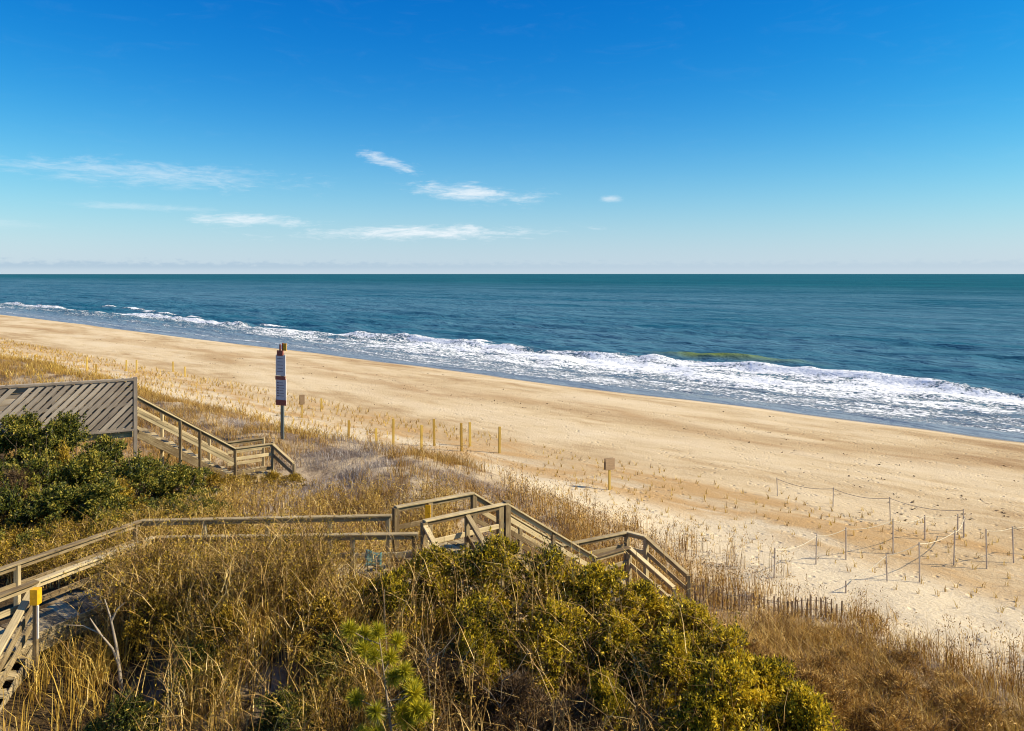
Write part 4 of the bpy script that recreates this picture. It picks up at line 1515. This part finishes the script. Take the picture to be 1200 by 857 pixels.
for i, (x, y, h, r) in enumerate(C4):
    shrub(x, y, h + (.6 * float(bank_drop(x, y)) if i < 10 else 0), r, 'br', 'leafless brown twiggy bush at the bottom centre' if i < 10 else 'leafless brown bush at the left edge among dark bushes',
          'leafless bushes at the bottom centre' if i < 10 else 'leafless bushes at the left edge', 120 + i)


def pine_sapling(x, y, h, label, seed):
    rs = np.random.RandomState(seed)
    z = gz(x, y)
    par = empty('pine_sapling', (x, y, z), label, 'tree')
    wood = []; tufts = []
    top = np.array([-.12, 0.05, h])
    tr = [np.array([.35, 0, -.1]), np.array([.22, .0, h * .3]), np.array([.06, .03, h * .65]), top]
    wood.append(tube(tr, [.03, .026, .018, .008], 6))
    tufts.append((top, np.array([0, 0, 1.])))
    for i in range(17):
        u = .45 + .52 * rs.rand()
        k = min(int(u * 3), 2); q = tr[k] + (tr[k + 1] - tr[k]) * (u * 3 - k)
        a = rs.rand() * 6.28; l = (.45 + .3 * rs.rand()) * (1.15 - .6 * u)
        e = q + np.array([math.cos(a) * l, math.sin(a) * l * .8, .10 + .22 * rs.rand()])
        wood.append(tube([q, (q + e) / 2 + [0, 0, -.03], e], [.011, .008, .004], 5))
        tufts.append((e, e - q + [0, 0, .25]))
        if rs.rand() < .6:
            tufts.append(((q + e) / 2, e - q + [0, 0, .4]))
    P = []; A = []
    for c, d in tufts:
        d = d / np.linalg.norm(d); n = 420
        for j in range(n):
            w_ = rs.rand()
            P.append(c - d * .10 * w_); v = rs.randn(3); v /= np.linalg.norm(v)
            A.append(d * .55 + v)
    P = np.array(P); A = np.array(A)
    V, Fa = leaves(P, A, rs.uniform(.10, .19, len(P)), np.full(len(P), .008), rs, .1)
    obj('needles', mesh_np('needles', V, Fa), NEEDLE, par)
    v, f = join_np(wood)
    obj('trunk', mesh_np('trunk', v, f, smooth=True), BARK, par)


pine_sapling(-1.72, 10.9, 3.85, 'young yellow-green pine with round needle tufts at the bottom centre-left', 4)


def bare_branch(name, base, paths, label, cat, mat=BARK, r=.03, group=None):
    x, y = base
    par_loc = (x, y, gz(x, y))
    st = []
    for i, pts in enumerate(paths):
        n = len(pts)
        st.append(tube([np.array(p, float) for p in pts], [r * (1 - .75 * k / (n - 1)) * (1 if i == 0 else .6) for k in range(n)], 6))
    v, f = join_np(st)
    o = obj(name, mesh_np(name, v, f, smooth=True), mat, None, par_loc)
    tag(o, label, cat, group)


bare_branch('dead_branch', (-6.55, 13.4), [
    [(0, 0, -.2), (-.05, 0, .35), (-.12, .02, .8), (-.22, .03, 1.25), (-.33, .05, 1.55)],
    [(-.06, 0, .45), (-.16, -.02, .75), (-.36, -.05, 1.02), (-.62, -.08, 1.16), (-.9, -.1, 1.18)],
    [(-.2, .03, 1.2), (-.12, .05, 1.38), (.02, .05, 1.5)],
    [(-.36, -.05, 1.02), (-.5, -.1, 1.3)]], 'bleached forked dead branch standing beside the lower left walkway', 'branch', BARKP, .036)
rs0 = random.Random(5)
saps = [((-1.95, 12.6), 2.5, 'thin bare stem rising left of the small pine'), ((-1.15, 12.0), 2.6, 'leaning bare stem right of the small pine'),
        ((-.1, 12.2), 2.0, 'bare forked twig in the dark brush at bottom centre'), ((.55, 11.3), 2.2, 'slim bare stem in the brown brush below the thicket'),
        ((-2.9, 16.0 - .5), 1.5, 'pale bare sapling standing before the walkway left of the platform')]
for (x, y), h, lb in saps:
    lx = rs0.uniform(-.3, .05)
    main = [(0, 0, -.1)]
    for k in range(1, 6):
        main.append((lx * k / 5 + rs0.uniform(-.03, .03), rs0.uniform(-.04, .04), h * k / 5))
    br = [main]
    for j in range(4):
        k = rs0.randint(2, 4)
        p = main[k]; sg = rs0.choice((-1, 1)); l = rs0.uniform(.2, .5)
        br.append([p, (p[0] + sg * l * .5, p[1] + rs0.uniform(-.1, .1), p[2] + .18), (p[0] + sg * l, p[1] + rs0.uniform(-.2, .2), p[2] + .3 + rs0.uniform(0, .2))])
    bare_branch('bare_sapling', (x, y), br, lb, 'sapling', BARK, .014, 'bare stems in the foreground brush')
